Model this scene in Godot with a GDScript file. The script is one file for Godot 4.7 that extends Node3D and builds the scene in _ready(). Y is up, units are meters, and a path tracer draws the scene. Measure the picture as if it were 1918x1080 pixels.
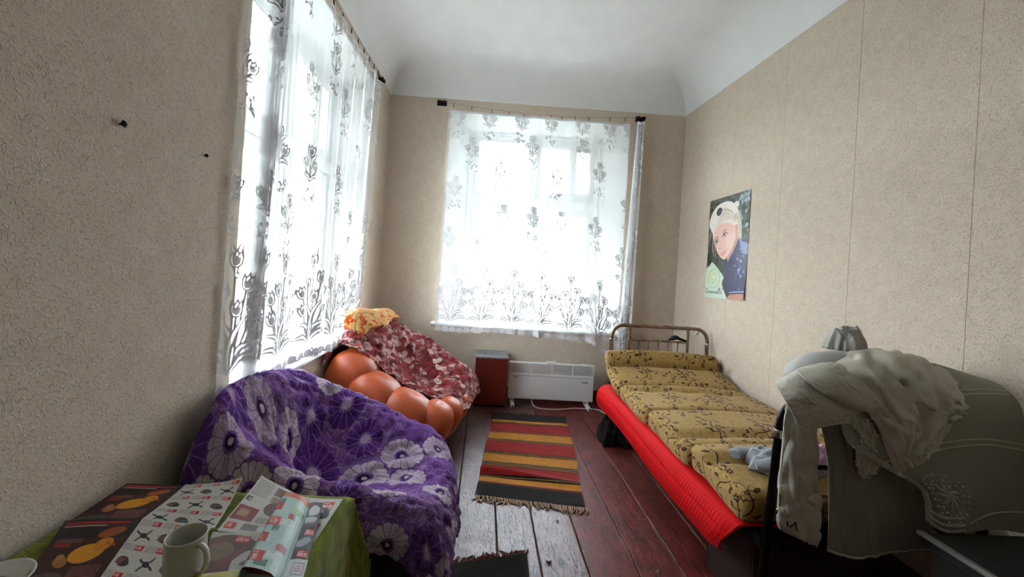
extends Node3D

# ---------------------------------------------------------------- the room's main measures (metres)
const XL := -1.105          # face of the wall with the near window
const XR := 2.115           # face of the wall with the poster
const ZB := -4.15           # face of the far wall
const ZF := 2.6             # face of the wall behind the camera
const YC := 3.17            # where the plaster cove starts
const YT := 3.47            # ceiling

var rng := RandomNumberGenerator.new()
var taken := {}
var mats := {}
var texs := {}


func _ready() -> void:
	rng.seed = 77
	# --- camera: a wide phone lens held almost level, turned a little anticlockwise
	var cam := Camera3D.new()
	cam.name = "camera"
	var near := 0.05
	cam.set_frustum(1080.0 / 720.0 * near, Vector2(29.0 / 720.0 * near, -51.0 / 720.0 * near), near, 200.0)
	var back := Vector3(-0.0319, -0.0019, 0.9995).normalized()
	var right := Vector3(0.061, 0.9981, 0.0).cross(back)
	var up := Vector3(-0.061, 0.9981, 0.0)
	right = up.cross(back).normalized()
	up = back.cross(right).normalized()
	cam.transform = Transform3D(Basis(right, up, back), Vector3(0, 1.45, 0))
	add_child(cam)
	cam.current = true
	# --- overcast sky
	var sky_mat := ProceduralSkyMaterial.new()
	sky_mat.sky_top_color = Color(0.905, 0.955, 1.0)
	sky_mat.sky_horizon_color = Color(0.945, 0.975, 1.0)
	sky_mat.sky_curve = 0.3
	sky_mat.ground_horizon_color = Color(0.62, 0.62, 0.60)
	sky_mat.ground_bottom_color = Color(0.50, 0.50, 0.48)
	sky_mat.sun_angle_max = 1.0
	var sky := Sky.new()
	sky.sky_material = sky_mat
	var env := Environment.new()
	env.background_mode = Environment.BG_SKY
	env.sky = sky
	env.background_energy_multiplier = 32.0
	env.ambient_light_source = Environment.AMBIENT_SOURCE_SKY
	env.tonemap_mode = Environment.TONE_MAPPER_LINEAR
	env.tonemap_exposure = 1.0
	env.sdfgi_enabled = true
	env.ssao_enabled = true
	env.ssil_enabled = true
	var we := WorldEnvironment.new()
	we.name = "environment"
	we.environment = env
	add_child(we)
	# --- large structure first, small details last
	build_room()
	build_windows()
	build_bed()
	build_armchairs()
	build_linen()
	build_table()
	build_floor_things()
	build_curtains()
	build_wall_things()


# ================================================================ naming and parenting
func numbered(called: String) -> String:
	if taken.has(called):
		taken[called] += 1
		return "%s_%03d" % [called, taken[called]]
	taken[called] = 0
	return called


func tag(o: Node3D, label: String, category: String, group := "", kind := "") -> Node3D:
	if label != "":
		o.set_meta("label", label)
	if category != "":
		o.set_meta("category", category)
	if group != "":
		o.set_meta("group", group)
	if kind != "":
		o.set_meta("kind", kind)
	return o


# a Node3D at the thing's base whose children are its parts
func thing(called: String, label: String, category: String, at := Vector3.ZERO, group := "", kind := "") -> Node3D:
	var o := Node3D.new()
	o.name = numbered(called)
	add_child(o)
	o.position = at
	tag(o, label, category, group, kind)
	return o


# where a node stands in the room (things are only moved, or turned after they were built)
func base_of(o: Node) -> Vector3:
	var p := Vector3.ZERO
	var k := o
	while k != self and k is Node3D:
		p += k.position
		k = k.get_parent()
	return p


# one named mesh; shapes are given in room coordinates unless «local»
func put(called: String, mesh: Mesh, m: Material, parent: Node = null, local := false) -> MeshInstance3D:
	var o := MeshInstance3D.new()
	o.name = called if parent != null else numbered(called)
	o.mesh = mesh
	o.material_override = null
	if mesh.get_surface_count() > 0:
		mesh.surface_set_material(0, m)
	o.cast_shadow = GeometryInstance3D.SHADOW_CASTING_SETTING_ON
	if parent == null:
		add_child(o, true)
	else:
		parent.add_child(o, true)
		if not local:
			o.position = -base_of(parent)
	return o


# a top-level thing that is one mesh, its origin moved to its base
func single(called: String, mesh: ArrayMesh, m: Material, label: String, category: String, group := "", kind := "") -> MeshInstance3D:
	var box := mesh.get_aabb()
	var at := Vector3(box.get_center().x, box.position.y, box.get_center().z)
	var a := mesh.surface_get_arrays(0)
	var v: PackedVector3Array = a[Mesh.ARRAY_VERTEX]
	for k in v.size():
		v[k] -= at
	a[Mesh.ARRAY_VERTEX] = v
	var moved := ArrayMesh.new()
	moved.add_surface_from_arrays(Mesh.PRIMITIVE_TRIANGLES, a)
	moved.surface_set_material(0, m)
	var o := MeshInstance3D.new()
	o.name = numbered(called)
	o.mesh = moved
	o.position = at
	add_child(o)
	tag(o, label, category, group, kind)
	return o


# ================================================================ geometry
class Geo:
	var v := PackedVector3Array()
	var n := PackedVector3Array()
	var t := PackedVector2Array()
	var idx := PackedInt32Array()

	func tri(a: int, b: int, c: int) -> void:
		var g := (v[b] - v[a]).cross(v[c] - v[a])
		if g.dot(n[a] + n[b] + n[c]) > 0.0:
			idx.append_array(PackedInt32Array([a, c, b]))
		else:
			idx.append_array(PackedInt32Array([a, b, c]))

	func face(p: Array, uv: Array = []) -> void:   # flat polygon, fan
		var nn: Vector3 = ((p[1] - p[0]) as Vector3).cross(p[2] - p[0]).normalized()
		var s := v.size()
		for k in p.size():
			v.append(p[k])
			n.append(nn)
			if uv.size() > k:
				t.append(uv[k])
			else:
				var q: Vector3 = p[k]
				if absf(nn.y) > 0.7: t.append(Vector2(q.x, q.z))
				elif absf(nn.x) > 0.7: t.append(Vector2(q.z, -q.y))
				else: t.append(Vector2(q.x, -q.y))
		for k in range(1, p.size() - 1):
			idx.append_array(PackedInt32Array([s, s + k + 1, s + k]))

	# smooth grid of rows x cols points; uv given or running 0..1 times size
	func grid(P: PackedVector3Array, rows: int, cols: int, uv := PackedVector2Array(), wrap_c := false, wrap_r := false, flip := false) -> void:
		var s := v.size()
		var N := PackedVector3Array()
		N.resize(rows * cols)
		for r in rows:
			for c in cols:
				var c0 := c - 1
				var c1 := c + 1
				if wrap_c:
					c0 = posmod(c0, cols)
					c1 = c1 % cols
				else:
					c0 = maxi(c0, 0)
					c1 = mini(c1, cols - 1)
				var r0 := r - 1
				var r1 := r + 1
				if wrap_r:
					r0 = posmod(r0, rows)
					r1 = r1 % rows
				else:
					r0 = maxi(r0, 0)
					r1 = mini(r1, rows - 1)
				var nn := (P[r * cols + c1] - P[r * cols + c0]).cross(P[r1 * cols + c] - P[r0 * cols + c])
				if nn.length_squared() < 1e-16:
					nn = Vector3.UP
				nn = nn.normalized()
				N[r * cols + c] = -nn if flip else nn
		v.append_array(P)
		n.append_array(N)
		if uv.size() == P.size():
			t.append_array(uv)
		else:
			for r in rows:
				for c in cols:
					t.append(Vector2(float(c) / maxi(cols - 1, 1), float(r) / maxi(rows - 1, 1)))
		var cc := cols if wrap_c else cols - 1
		var rr := rows if wrap_r else rows - 1
		for r in rr:
			for c in cc:
				var a := s + r * cols + c
				var b := s + r * cols + (c + 1) % cols
				var d := s + ((r + 1) % rows) * cols + c
				var e := s + ((r + 1) % rows) * cols + (c + 1) % cols
				tri(a, b, e)
				tri(a, e, d)

	# box with chamfered edges
	func box(c: Vector3, s: Vector3, bev := 0.004, basis := Basis()) -> void:
		var h := s * 0.5
		var b := minf(bev, minf(h.x, minf(h.y, h.z)) * 0.9)
		var cor := {}
		for sx in [-1, 1]:
			for sy in [-1, 1]:
				for sz in [-1, 1]:
					var e := Vector3(sx * h.x, sy * h.y, sz * h.z)
					cor[Vector4i(sx, sy, sz, 0)] = c + basis * (e - Vector3(0, sy * b, sz * b))
					cor[Vector4i(sx, sy, sz, 1)] = c + basis * (e - Vector3(sx * b, 0, sz * b))
					cor[Vector4i(sx, sy, sz, 2)] = c + basis * (e - Vector3(sx * b, sy * b, 0))
		for s1 in [-1, 1]:
			_out([cor[Vector4i(s1, -1, -1, 0)], cor[Vector4i(s1, 1, -1, 0)], cor[Vector4i(s1, 1, 1, 0)], cor[Vector4i(s1, -1, 1, 0)]], c)
			_out([cor[Vector4i(-1, s1, -1, 1)], cor[Vector4i(1, s1, -1, 1)], cor[Vector4i(1, s1, 1, 1)], cor[Vector4i(-1, s1, 1, 1)]], c)
			_out([cor[Vector4i(-1, -1, s1, 2)], cor[Vector4i(1, -1, s1, 2)], cor[Vector4i(1, 1, s1, 2)], cor[Vector4i(-1, 1, s1, 2)]], c)
			for s2 in [-1, 1]:
				_out([cor[Vector4i(s1, s2, -1, 0)], cor[Vector4i(s1, s2, 1, 0)], cor[Vector4i(s1, s2, 1, 1)], cor[Vector4i(s1, s2, -1, 1)]], c)
				_out([cor[Vector4i(s1, -1, s2, 0)], cor[Vector4i(s1, 1, s2, 0)], cor[Vector4i(s1, 1, s2, 2)], cor[Vector4i(s1, -1, s2, 2)]], c)
				_out([cor[Vector4i(-1, s1, s2, 1)], cor[Vector4i(1, s1, s2, 1)], cor[Vector4i(1, s1, s2, 2)], cor[Vector4i(-1, s1, s2, 2)]], c)
				for s3 in [-1, 1]:
					_out([cor[Vector4i(s1, s2, s3, 0)], cor[Vector4i(s1, s2, s3, 1)], cor[Vector4i(s1, s2, s3, 2)]], c)

	func _out(p: Array, c: Vector3) -> void:
		var nn: Vector3 = ((p[1] - p[0]) as Vector3).cross(p[2] - p[0])
		var m := Vector3.ZERO
		for q in p:
			m += q
		m /= p.size()
		if nn.dot(m - c) < 0.0:
			p.reverse()
		face(p)

	# a bar between two points with a square section
	func bar(a: Vector3, b: Vector3, w: float, d: float, bev := 0.003, side := Vector3.UP) -> void:
		var y := (b - a).normalized()
		if absf(y.dot(side)) > 0.95:
			side = Vector3(1, 0, 0)
		var x := side.cross(y).normalized()
		var z := x.cross(y).normalized()
		box((a + b) * 0.5, Vector3(w, a.distance_to(b), d), bev, Basis(x, y, z))

	# swept tube; r may vary along the path (one number, or one per point)
	func tube(path: Array, r, sides := 10, caps := true, closed := false, squash := 1.0, uscale := 1.0) -> void:
		var cnt := path.size()
		var P := PackedVector3Array()
		var uv := PackedVector2Array()
		var prev := Vector3.ZERO
		var run := 0.0
		var ends := []
		for k in cnt:
			var a: Vector3 = path[(k - 1 + cnt) % cnt] if closed else path[maxi(k - 1, 0)]
			var b: Vector3 = path[(k + 1) % cnt] if closed else path[mini(k + 1, cnt - 1)]
			var d := (b - a).normalized()
			var x: Vector3
			if k == 0:
				x = d.cross(Vector3.UP if absf(d.y) < 0.9 else Vector3(1, 0, 0)).normalized()
			else:
				x = (prev - d * prev.dot(d)).normalized()
				run += (path[k] as Vector3).distance_to(path[k - 1])
			prev = x
			var y := d.cross(x)
			var rad: float = r if not (r is Array) else r[k]
			for j in sides:
				var ang := TAU * j / sides
				P.append(path[k] + x * cos(ang) * rad + y * sin(ang) * rad * squash)
				uv.append(Vector2(rad * ang * uscale, run * uscale))
			ends.append([path[k], d])
		grid(P, cnt, sides, uv, true, closed, true)
		if caps and not closed:
			for e in [0, cnt - 1]:
				var ring := []
				for j in sides:
					ring.append(P[e * sides + j])
				var nn: Vector3 = ends[e][1] * (-1.0 if e == 0 else 1.0)
				var f: Vector3 = ((ring[1] - ring[0]) as Vector3).cross(ring[2] - ring[0])
				if f.dot(nn) < 0.0:
					ring.reverse()
				face(ring)

	# profile of Vector2(radius, height) turned round an axis
	func lathe(prof: Array, at: Vector3, segs := 24, axis := Vector3.UP) -> void:
		var x := axis.cross(Vector3.FORWARD if absf(axis.z) < 0.9 else Vector3.RIGHT).normalized()
		var z := x.cross(axis).normalized()
		var P := PackedVector3Array()
		for p in prof:
			for j in segs:
				var ang := TAU * j / segs
				P.append(at + axis * p.y + (x * cos(ang) + z * sin(ang)) * p.x)
		grid(P, prof.size(), segs, PackedVector2Array(), true)

	# ball stretched to three radii
	func ball(c: Vector3, r: Vector3, basis := Basis(), la := 14, lo := 20, e := 1.0) -> void:
		var P := PackedVector3Array()
		for a in la + 1:
			var th := PI * a / la
			for b in lo:
				var ph := TAU * b / lo
				P.append(c + basis * (Vector3(_pw(sin(th), e) * _pw(cos(ph), e), _pw(cos(th), e), _pw(sin(th), e) * _pw(sin(ph), e)) * r))
		grid(P, la + 1, lo, PackedVector2Array(), true, false, true)

	func _pw(x: float, e: float) -> float:
		return signf(x) * pow(absf(x), e)

	# a sheet of cloth with thickness, its underside and edges included
	func sheet(P: PackedVector3Array, rows: int, cols: int, thick: float, uv := PackedVector2Array()) -> void:
		var before := v.size()
		grid(P, rows, cols, uv)
		var Q := PackedVector3Array()
		Q.resize(P.size())
		for k in P.size():
			Q[k] = P[k] - n[before + k] * thick
		grid(Q, rows, cols, uv, false, false, true)
		for e in 4:
			var E := PackedVector3Array()
			var uve := PackedVector2Array()
			var len_e := cols if e < 2 else rows
			for k in len_e:
				var i: int = [k, (rows - 1) * cols + k, k * cols, k * cols + cols - 1][e]
				E.append(P[i])
				E.append(Q[i])
				uve.append(t[before + i])
				uve.append(t[before + i])
			grid(E, len_e, 2, uve)

	# make normals continuous where vertices coincide
	func weld() -> void:
		var sum := {}
		for k in v.size():
			var key := Vector3i((v[k] * 20000.0).round())
			sum[key] = sum.get(key, Vector3.ZERO) + n[k]
		for k in v.size():
			n[k] = (sum[Vector3i((v[k] * 20000.0).round())] as Vector3).normalized()

	func mesh() -> ArrayMesh:
		var a := []
		a.resize(Mesh.ARRAY_MAX)
		a[Mesh.ARRAY_VERTEX] = v
		a[Mesh.ARRAY_NORMAL] = n
		a[Mesh.ARRAY_TEX_UV] = t
		a[Mesh.ARRAY_INDEX] = idx
		var m := ArrayMesh.new()
		m.add_surface_from_arrays(Mesh.PRIMITIVE_TRIANGLES, a)
		return m


func box_mesh(c: Vector3, s: Vector3, bev := 0.004) -> ArrayMesh:
	var g := Geo.new()
	g.box(c, s, bev)
	return g.mesh()


# a smooth surface through a grid of control points
func spline_grid(ctrl: Array, rows: int, cols: int) -> PackedVector3Array:
	var cr := ctrl.size()
	var cc: int = ctrl[0].size()
	var mid := []
	for r in cr:
		var row := PackedVector3Array()
		for c in cols:
			var f := float(c) / (cols - 1) * (cc - 1)
			var i := mini(int(f), cc - 2)
			var p0: Vector3 = ctrl[r][maxi(i - 1, 0)]
			var p1: Vector3 = ctrl[r][i]
			var p2: Vector3 = ctrl[r][i + 1]
			var p3: Vector3 = ctrl[r][mini(i + 2, cc - 1)]
			row.append(p1.cubic_interpolate(p2, p0, p3, f - i))
		mid.append(row)
	var out := PackedVector3Array()
	for r in rows:
		var f := float(r) / (rows - 1) * (cr - 1)
		var i := mini(int(f), cr - 2)
		for c in cols:
			var p1: Vector3 = mid[i][c]
			out.append(p1.cubic_interpolate(mid[i + 1][c], mid[maxi(i - 1, 0)][c], mid[mini(i + 2, cr - 1)][c], f - i))
	return out


# texture coordinates of a grid in metres, from mean lengths of its rows and columns
func metres_uv(P: PackedVector3Array, rows: int, cols: int) -> PackedVector2Array:
	var us := PackedFloat32Array([0.0])
	for c in range(1, cols):
		var s := 0.0
		for r in range(0, rows, 4):
			s += P[r * cols + c].distance_to(P[r * cols + c - 1])
		us.append(us[c - 1] + s / ceilf(rows / 4.0))
	var vs := PackedFloat32Array([0.0])
	for r in range(1, rows):
		var s := 0.0
		for c in range(0, cols, 4):
			s += P[r * cols + c].distance_to(P[(r - 1) * cols + c])
		vs.append(vs[r - 1] + s / ceilf(cols / 4.0))
	var uv := PackedVector2Array()
	for r in rows:
		for c in cols:
			uv.append(Vector2(us[c], vs[r]))
	return uv


# give a sheet more cloth than it has room for, so that it buckles into folds of its own
func relax(P: PackedVector3Array, rows: int, cols: int, slack_u: float, slack_v: float, steps: int, hold: float, start: float, seed_n: int) -> PackedVector3Array:
	var home := P.duplicate()
	var ns := FastNoiseLite.new()
	ns.seed = seed_n
	ns.frequency = 0.11
	var g := Geo.new()
	g.grid(P, rows, cols)
	for r in rows:
		for c in cols:
			var k := r * cols + c
			P[k] += g.n[k] * ns.get_noise_2d(c, r) * start
	var A := PackedInt32Array()
	var B := PackedInt32Array()
	var L := PackedFloat32Array()
	var K := PackedFloat32Array()
	for spec in [[0, 1, 1.0, slack_u], [1, 0, 1.0, slack_v], [1, 1, 0.35, (slack_u + slack_v) * 0.5], [1, -1, 0.35, (slack_u + slack_v) * 0.5], [0, 3, 0.12, lerpf(1.0, slack_u, 0.6)], [3, 0, 0.12, lerpf(1.0, slack_v, 0.6)]]:
		for r in rows:
			for c in cols:
				var r2: int = r + spec[0]
				var c2: int = c + spec[1]
				if r2 >= rows or c2 >= cols or c2 < 0:
					continue
				A.append(r * cols + c)
				B.append(r2 * cols + c2)
				L.append(home[r * cols + c].distance_to(home[r2 * cols + c2]) * spec[3])
				K.append(0.5 * spec[2])
	for s in steps:
		for k in P.size():
			P[k] += (home[k] - P[k]) * hold
		for j in A.size():
			var d := P[B[j]] - P[A[j]]
			var l := d.length()
			if l < 1e-6:
				continue
			var m := d * ((l - L[j]) / l * K[j])
			P[A[j]] += m
			P[B[j]] -= m
	return P


# folds with sharp crests, running along the columns (turn = 0) or across them, pressed into a finished sheet
func add_folds(P: PackedVector3Array, rows: int, cols: int, amp: float, f_row: float, f_col: float, seed_n: int, mask: Callable) -> PackedVector3Array:
	var ns := FastNoiseLite.new()
	ns.seed = seed_n
	ns.frequency = 1.0
	ns.fractal_type = FastNoiseLite.FRACTAL_RIDGED
	ns.fractal_octaves = 2
	var wp := FastNoiseLite.new()
	wp.seed = seed_n + 1
	wp.frequency = 2.0
	var g := Geo.new()
	g.grid(P, rows, cols)
	for r in rows:
		for c in cols:
			var v := float(r) / (rows - 1)
			var u := float(c) / (cols - 1)
			var n := g.n[r * cols + c]
			if n.y < -0.2:
				n = -n
			var w := 0.10 * wp.get_noise_2d(u, v)
			P[r * cols + c] += n * amp * (ns.get_noise_2d((v + w) * f_row, (u + w) * f_col) + 0.2) * (mask as Callable).call(u, v)
	return P


func everywhere(_u: float, _v: float) -> float:
	return 1.0


# finer grid from a coarse one
func refine(P: PackedVector3Array, rows: int, cols: int, r2: int, c2: int) -> PackedVector3Array:
	var ctrl := []
	for r in rows:
		ctrl.append(P.slice(r * cols, (r + 1) * cols))
	return spline_grid(ctrl, r2, c2)


# box rounded by r, each side a grid; bump(p, n) -> extra height
func rounded(g: Geo, c: Vector3, s: Vector3, r: float, div: Vector3i, bump: Callable, basis := Basis()) -> void:
	var h := s * 0.5
	var all := PackedVector3Array()
	for ax in 3:
		for sg in [-1.0, 1.0]:
			var a1 := (ax + 1) % 3
			var a2 := (ax + 2) % 3
			var l1 := _stops(h[a1], r, div[a1])
			var l2 := _stops(h[a2], r, div[a2])
			var P := PackedVector3Array()
			var uv := PackedVector2Array()
			for y in l2:
				for x in l1:
					var q := Vector3.ZERO
					q[ax] = sg * h[ax]
					q[a1] = x
					q[a2] = y
					var inner := q.clamp(-(h - Vector3.ONE * r), h - Vector3.ONE * r)
					var d := (q - inner).normalized()
					var p := inner + d * r
					p += d * (bump as Callable).call(p, d)
					P.append(c + basis * p)
					if ax == 0: uv.append(Vector2(q.z, h.y - q.y + q.x))
					elif ax == 1: uv.append(Vector2(q.x, q.z))
					else: uv.append(Vector2(q.x, h.z * sg + (h.y - q.y)))
			g.grid(P, l2.size(), l1.size(), uv, false, false, sg < 0.0)
	g.weld()


func _stops(h: float, r: float, div: int) -> PackedFloat32Array:
	var out := PackedFloat32Array()
	for k in 5:
		out.append(-h + r * (1.0 - cos(PI * 0.5 * k / 4.0)) * 1.0)
	for k in range(1, div):
		out.append(lerpf(-h + r, h - r, float(k) / div))
	for k in range(4, -1, -1):
		out.append(h - r * (1.0 - cos(PI * 0.5 * k / 4.0)))
	return out


func flat_bump(_p: Vector3, _d: Vector3) -> float:
	return 0.0


func curve(pts: Array, per := 8) -> Array:   # smooth path through points
	var out := []
	for i in pts.size() - 1:
		for k in per:
			var p0: Vector3 = pts[maxi(i - 1, 0)]
			out.append((pts[i] as Vector3).cubic_interpolate(pts[i + 1], p0, pts[mini(i + 2, pts.size() - 1)], float(k) / per))
	out.append(pts[-1])
	return out


# ================================================================ painting textures
class Paint:
	var im: Image
	var w: int
	var h: int
	var wrap := false

	func _init(ww: int, hh: int, c: Color, alpha := false) -> void:
		w = ww
		h = hh
		im = Image.create_empty(w, h, false, Image.FORMAT_RGBA8 if alpha else Image.FORMAT_RGB8)
		im.fill(c)

	func poly(pts: PackedVector2Array, c: Color) -> void:
		if not wrap:
			_poly(pts, c)
			return
		var lo := pts[0]
		var hi := pts[0]
		for p in pts:
			lo = lo.min(p)
			hi = hi.max(p)
		for oy in [-h, 0, h]:
			for ox in [-w, 0, w]:
				if hi.x + ox < 0 or lo.x + ox > w or hi.y + oy < 0 or lo.y + oy > h:
					continue
				var q := PackedVector2Array()
				for p in pts:
					q.append(p + Vector2(ox, oy))
				_poly(q, c)

	func _poly(pts: PackedVector2Array, c: Color) -> void:
		var y0 := 1e9
		var y1 := -1e9
		for p in pts:
			y0 = minf(y0, p.y)
			y1 = maxf(y1, p.y)
		var cnt := pts.size()
		for y in range(maxi(0, floori(y0)), mini(h - 1, ceili(y1)) + 1):
			var yy := y + 0.5
			var xs := PackedFloat32Array()
			for k in cnt:
				var a := pts[k]
				var b := pts[(k + 1) % cnt]
				if (a.y <= yy) != (b.y <= yy):
					xs.append(a.x + (yy - a.y) / (b.y - a.y) * (b.x - a.x))
			xs.sort()
			for k in range(0, xs.size() - 1, 2):
				var x0 := maxi(0, roundi(xs[k]))
				var x1 := mini(w, roundi(xs[k + 1]))
				if x1 > x0:
					im.fill_rect(Rect2i(x0, y, x1 - x0, 1), c)

	func ell(c: Vector2, r: Vector2, rot: float, col: Color, seg := 22) -> void:
		var p := PackedVector2Array()
		for k in seg:
			var a := TAU * k / seg
			p.append(c + Vector2(cos(a) * r.x, sin(a) * r.y).rotated(rot))
		poly(p, col)

	func stroke(pts: Array, wid: float, col: Color, taper := false) -> void:
		var l := PackedVector2Array()
		var rgt := PackedVector2Array()
		var cnt := pts.size()
		for k in cnt:
			var d: Vector2 = (pts[mini(k + 1, cnt - 1)] - pts[maxi(k - 1, 0)])
			d = d.normalized()
			var s := wid * 0.5
			if taper:
				s *= maxf(0.15, sin(PI * (0.06 + 0.88 * k / maxf(1.0, cnt - 1))))
			l.append(pts[k] + Vector2(-d.y, d.x) * s)
			rgt.append(pts[k] - Vector2(-d.y, d.x) * s)
		for k in cnt - 1:
			poly(PackedVector2Array([l[k], l[k + 1], rgt[k + 1], rgt[k]]), col)

	func rect(x: float, y: float, ww: float, hh: float, col: Color) -> void:
		poly(PackedVector2Array([Vector2(x, y), Vector2(x + ww, y), Vector2(x + ww, y + hh), Vector2(x, y + hh)]), col)

	# multiply every pixel by 1 +- amount of a seamless noise
	func mottle(amount: float, freq: float, seed_n: int, octaves := 3, tint := Vector3.ONE) -> void:
		var ns := FastNoiseLite.new()
		ns.seed = seed_n
		ns.frequency = freq
		ns.fractal_octaves = octaves
		var g := ns.get_seamless_image(w, h)
		g.convert(Image.FORMAT_L8)
		var nb := g.get_data()
		var d := im.get_data()
		var st := 4 if im.get_format() == Image.FORMAT_RGBA8 else 3
		var ax := amount * tint.x / 127.5
		var ay := amount * tint.y / 127.5
		var az := amount * tint.z / 127.5
		var o := 0
		for k in nb.size():
			var e := float(nb[k]) - 127.5
			d[o] = clampi(int(d[o] * (1.0 + e * ax)), 0, 255)
			d[o + 1] = clampi(int(d[o + 1] * (1.0 + e * ay)), 0, 255)
			d[o + 2] = clampi(int(d[o + 2] * (1.0 + e * az)), 0, 255)
			o += st
		im = Image.create_from_data(w, h, false, im.get_format(), d)

	func done(half := false) -> ImageTexture:
		if half:
			im.resize(w / 2, h / 2, Image.INTERPOLATE_BILINEAR)
		return ImageTexture.create_from_image(im)

	func normal_map(strength: float) -> ImageTexture:
		var q: Image = im.duplicate()
		q.bump_map_to_normal_map(strength)
		return ImageTexture.create_from_image(q)


func noise_tex(freq: float, seed_n: int, size := 512, octaves := 4, normal := 0.0, kind := FastNoiseLite.TYPE_SIMPLEX_SMOOTH) -> ImageTexture:
	var ns := FastNoiseLite.new()
	ns.noise_type = kind
	ns.seed = seed_n
	ns.frequency = freq
	ns.fractal_octaves = octaves
	var im := ns.get_seamless_image(size, size)
	if normal > 0.0:
		im.convert(Image.FORMAT_RGBA8)
		im.bump_map_to_normal_map(normal)
	return ImageTexture.create_from_image(im)


func mat(called: String, c: Color, rough := 0.7, metal := 0.0) -> StandardMaterial3D:
	if mats.has(called):
		return mats[called]
	var m := StandardMaterial3D.new()
	m.resource_name = called
	m.albedo_color = c
	m.roughness = rough
	m.metallic = metal
	mats[called] = m
	return m


# fine weave relief shared by all plain cloths
func weave() -> ImageTexture:
	if not texs.has("weave"):
		var p := Paint.new(512, 512, Color(0.5, 0.5, 0.5))
		for y in 128:
			for x in 128:
				var g := 0.75 if (x + y) % 2 == 0 else 0.35
				p.im.fill_rect(Rect2i(x * 4, y * 4, 3, 3), Color(g, g, g))
		p.im.convert(Image.FORMAT_RGBA8)
		texs["weave"] = p.normal_map(2.0)
	return texs["weave"]


func cloth_mat(called: String, c: Color, tex: Texture2D = null, per_metre := 1.0, rough := 0.95) -> StandardMaterial3D:
	if mats.has(called):
		return mats[called]
	var m := mat(called, c, rough)
	if tex:
		m.albedo_texture = tex
		m.uv1_scale = Vector3(per_metre, per_metre, per_metre)
	m.metallic_specular = 0.25
	m.rim_enabled = true
	m.rim = 0.25
	m.rim_tint = 0.6
	return m


# ================================================================ room shell
func wallpaper() -> StandardMaterial3D:
	if mats.has("wallpaper"):
		return mats["wallpaper"]
	var r := RandomNumberGenerator.new()
	r.seed = 5
	# printed paper with pressed-in straw and thread: short curled fibres, lighter and darker
	var p := Paint.new(1024, 1024, Color(0.83, 0.771, 0.697))
	p.wrap = true
	p.mottle(0.03, 0.006, 11, 3, Vector3(0.8, 0.9, 1.15))
	p.mottle(0.055, 0.08, 12, 3)
	var hgt := Paint.new(1024, 1024, Color(0.5, 0.5, 0.5))
	hgt.wrap = true
	hgt.mottle(0.25, 0.05, 14, 4)
	for k in 5200:
		var a := Vector2(r.randf() * 1024, r.randf() * 1024)
		var d := Vector2.RIGHT.rotated(r.randf() * TAU)
		var ln := r.randf_range(6, 25)
		if k % 23 == 0:
			ln *= 2.2
		var bend := r.randf_range(-0.6, 0.6)
		var pts := []
		for j in 5:
			pts.append(a + d * ln * (j / 4.0))
			d = d.rotated(bend * 0.35)
		var dark := r.randf() < 0.58
		var c: Color
		if dark:
			c = Color(0.52, 0.475, 0.41).lerp(Color(0.70, 0.65, 0.59), r.randf())
		else:
			c = Color(0.87, 0.83, 0.765).lerp(Color(0.93, 0.90, 0.85), r.randf() * (1.0 if k % 5 == 0 else 0.4))
		p.stroke(pts, r.randf_range(1.0, 2.0), c, true)
		var g := r.randf_range(0.12, 0.32) if dark else r.randf_range(0.68, 0.92)
		hgt.stroke(pts, r.randf_range(2.0, 4.0), Color(g, g, g), true)
	hgt.im.resize(512, 512, Image.INTERPOLATE_BILINEAR)
	hgt.im.convert(Image.FORMAT_RGBA8)
	var m := mat("wallpaper", Color(1, 1, 1), 0.85)
	m.albedo_texture = p.done()
	m.normal_enabled = true
	m.normal_texture = hgt.normal_map(5.0)
	m.normal_scale = 0.4
	m.metallic_specular = 0.3
	m.uv1_triplanar = true
	m.uv1_world_triplanar = true
	m.uv1_scale = Vector3(1.5, 1.5, 1.5)
	return m


func white_paint() -> StandardMaterial3D:
	var m := mat("white gloss paint", Color(0.90, 0.91, 0.90), 0.45)
	return m


func structure(called: String, label: String, category: String) -> Node3D:
	return thing(called, label, category, Vector3.ZERO, "", "structure")


# wall face with a hole, its splayed sides left to the window; o = opening, f = frame (u0, u1, y0, y1)
func wall_with_opening(xf: Transform3D, u0: float, u1: float, o: Array, f: Array, depth: float, frame_at: float) -> ArrayMesh:
	var g := Geo.new()
	for layer in [[0.0, o], [-depth, f]]:
		var w: float = layer[0]
		var q: Array = layer[1]
		for rect in [[u0, q[0], 0.0, YT], [q[1], u1, 0.0, YT], [q[0], q[1], 0.0, q[2]], [q[0], q[1], q[3], YT]]:
			var c := [Vector3(rect[0], rect[2], w), Vector3(rect[1], rect[2], w), Vector3(rect[1], rect[3], w), Vector3(rect[0], rect[3], w)]
			if w < 0:
				c.reverse()
			for k in 4:
				c[k] = xf * (c[k] as Vector3)
			g.face(c)
	# straight outer part of the hole
	var A := [Vector2(f[0], f[2]), Vector2(f[1], f[2]), Vector2(f[1], f[3]), Vector2(f[0], f[3])]
	for k in 4:
		var a: Vector2 = A[k]
		var b: Vector2 = A[(k + 1) % 4]
		g.face([xf * Vector3(a.x, a.y, -frame_at), xf * Vector3(b.x, b.y, -frame_at), xf * Vector3(b.x, b.y, -depth), xf * Vector3(a.x, a.y, -depth)])
	return g.mesh()


const OPEN_FAR := [-0.455, 1.50, 0.765, 3.03]
const FRAME_FAR := [-0.23, 1.26, 0.765, 2.91]
const OPEN_SIDE := [1.755, 3.52, 0.765, 3.03]
const FRAME_SIDE := [1.90, 3.39, 0.765, 2.91]


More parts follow.
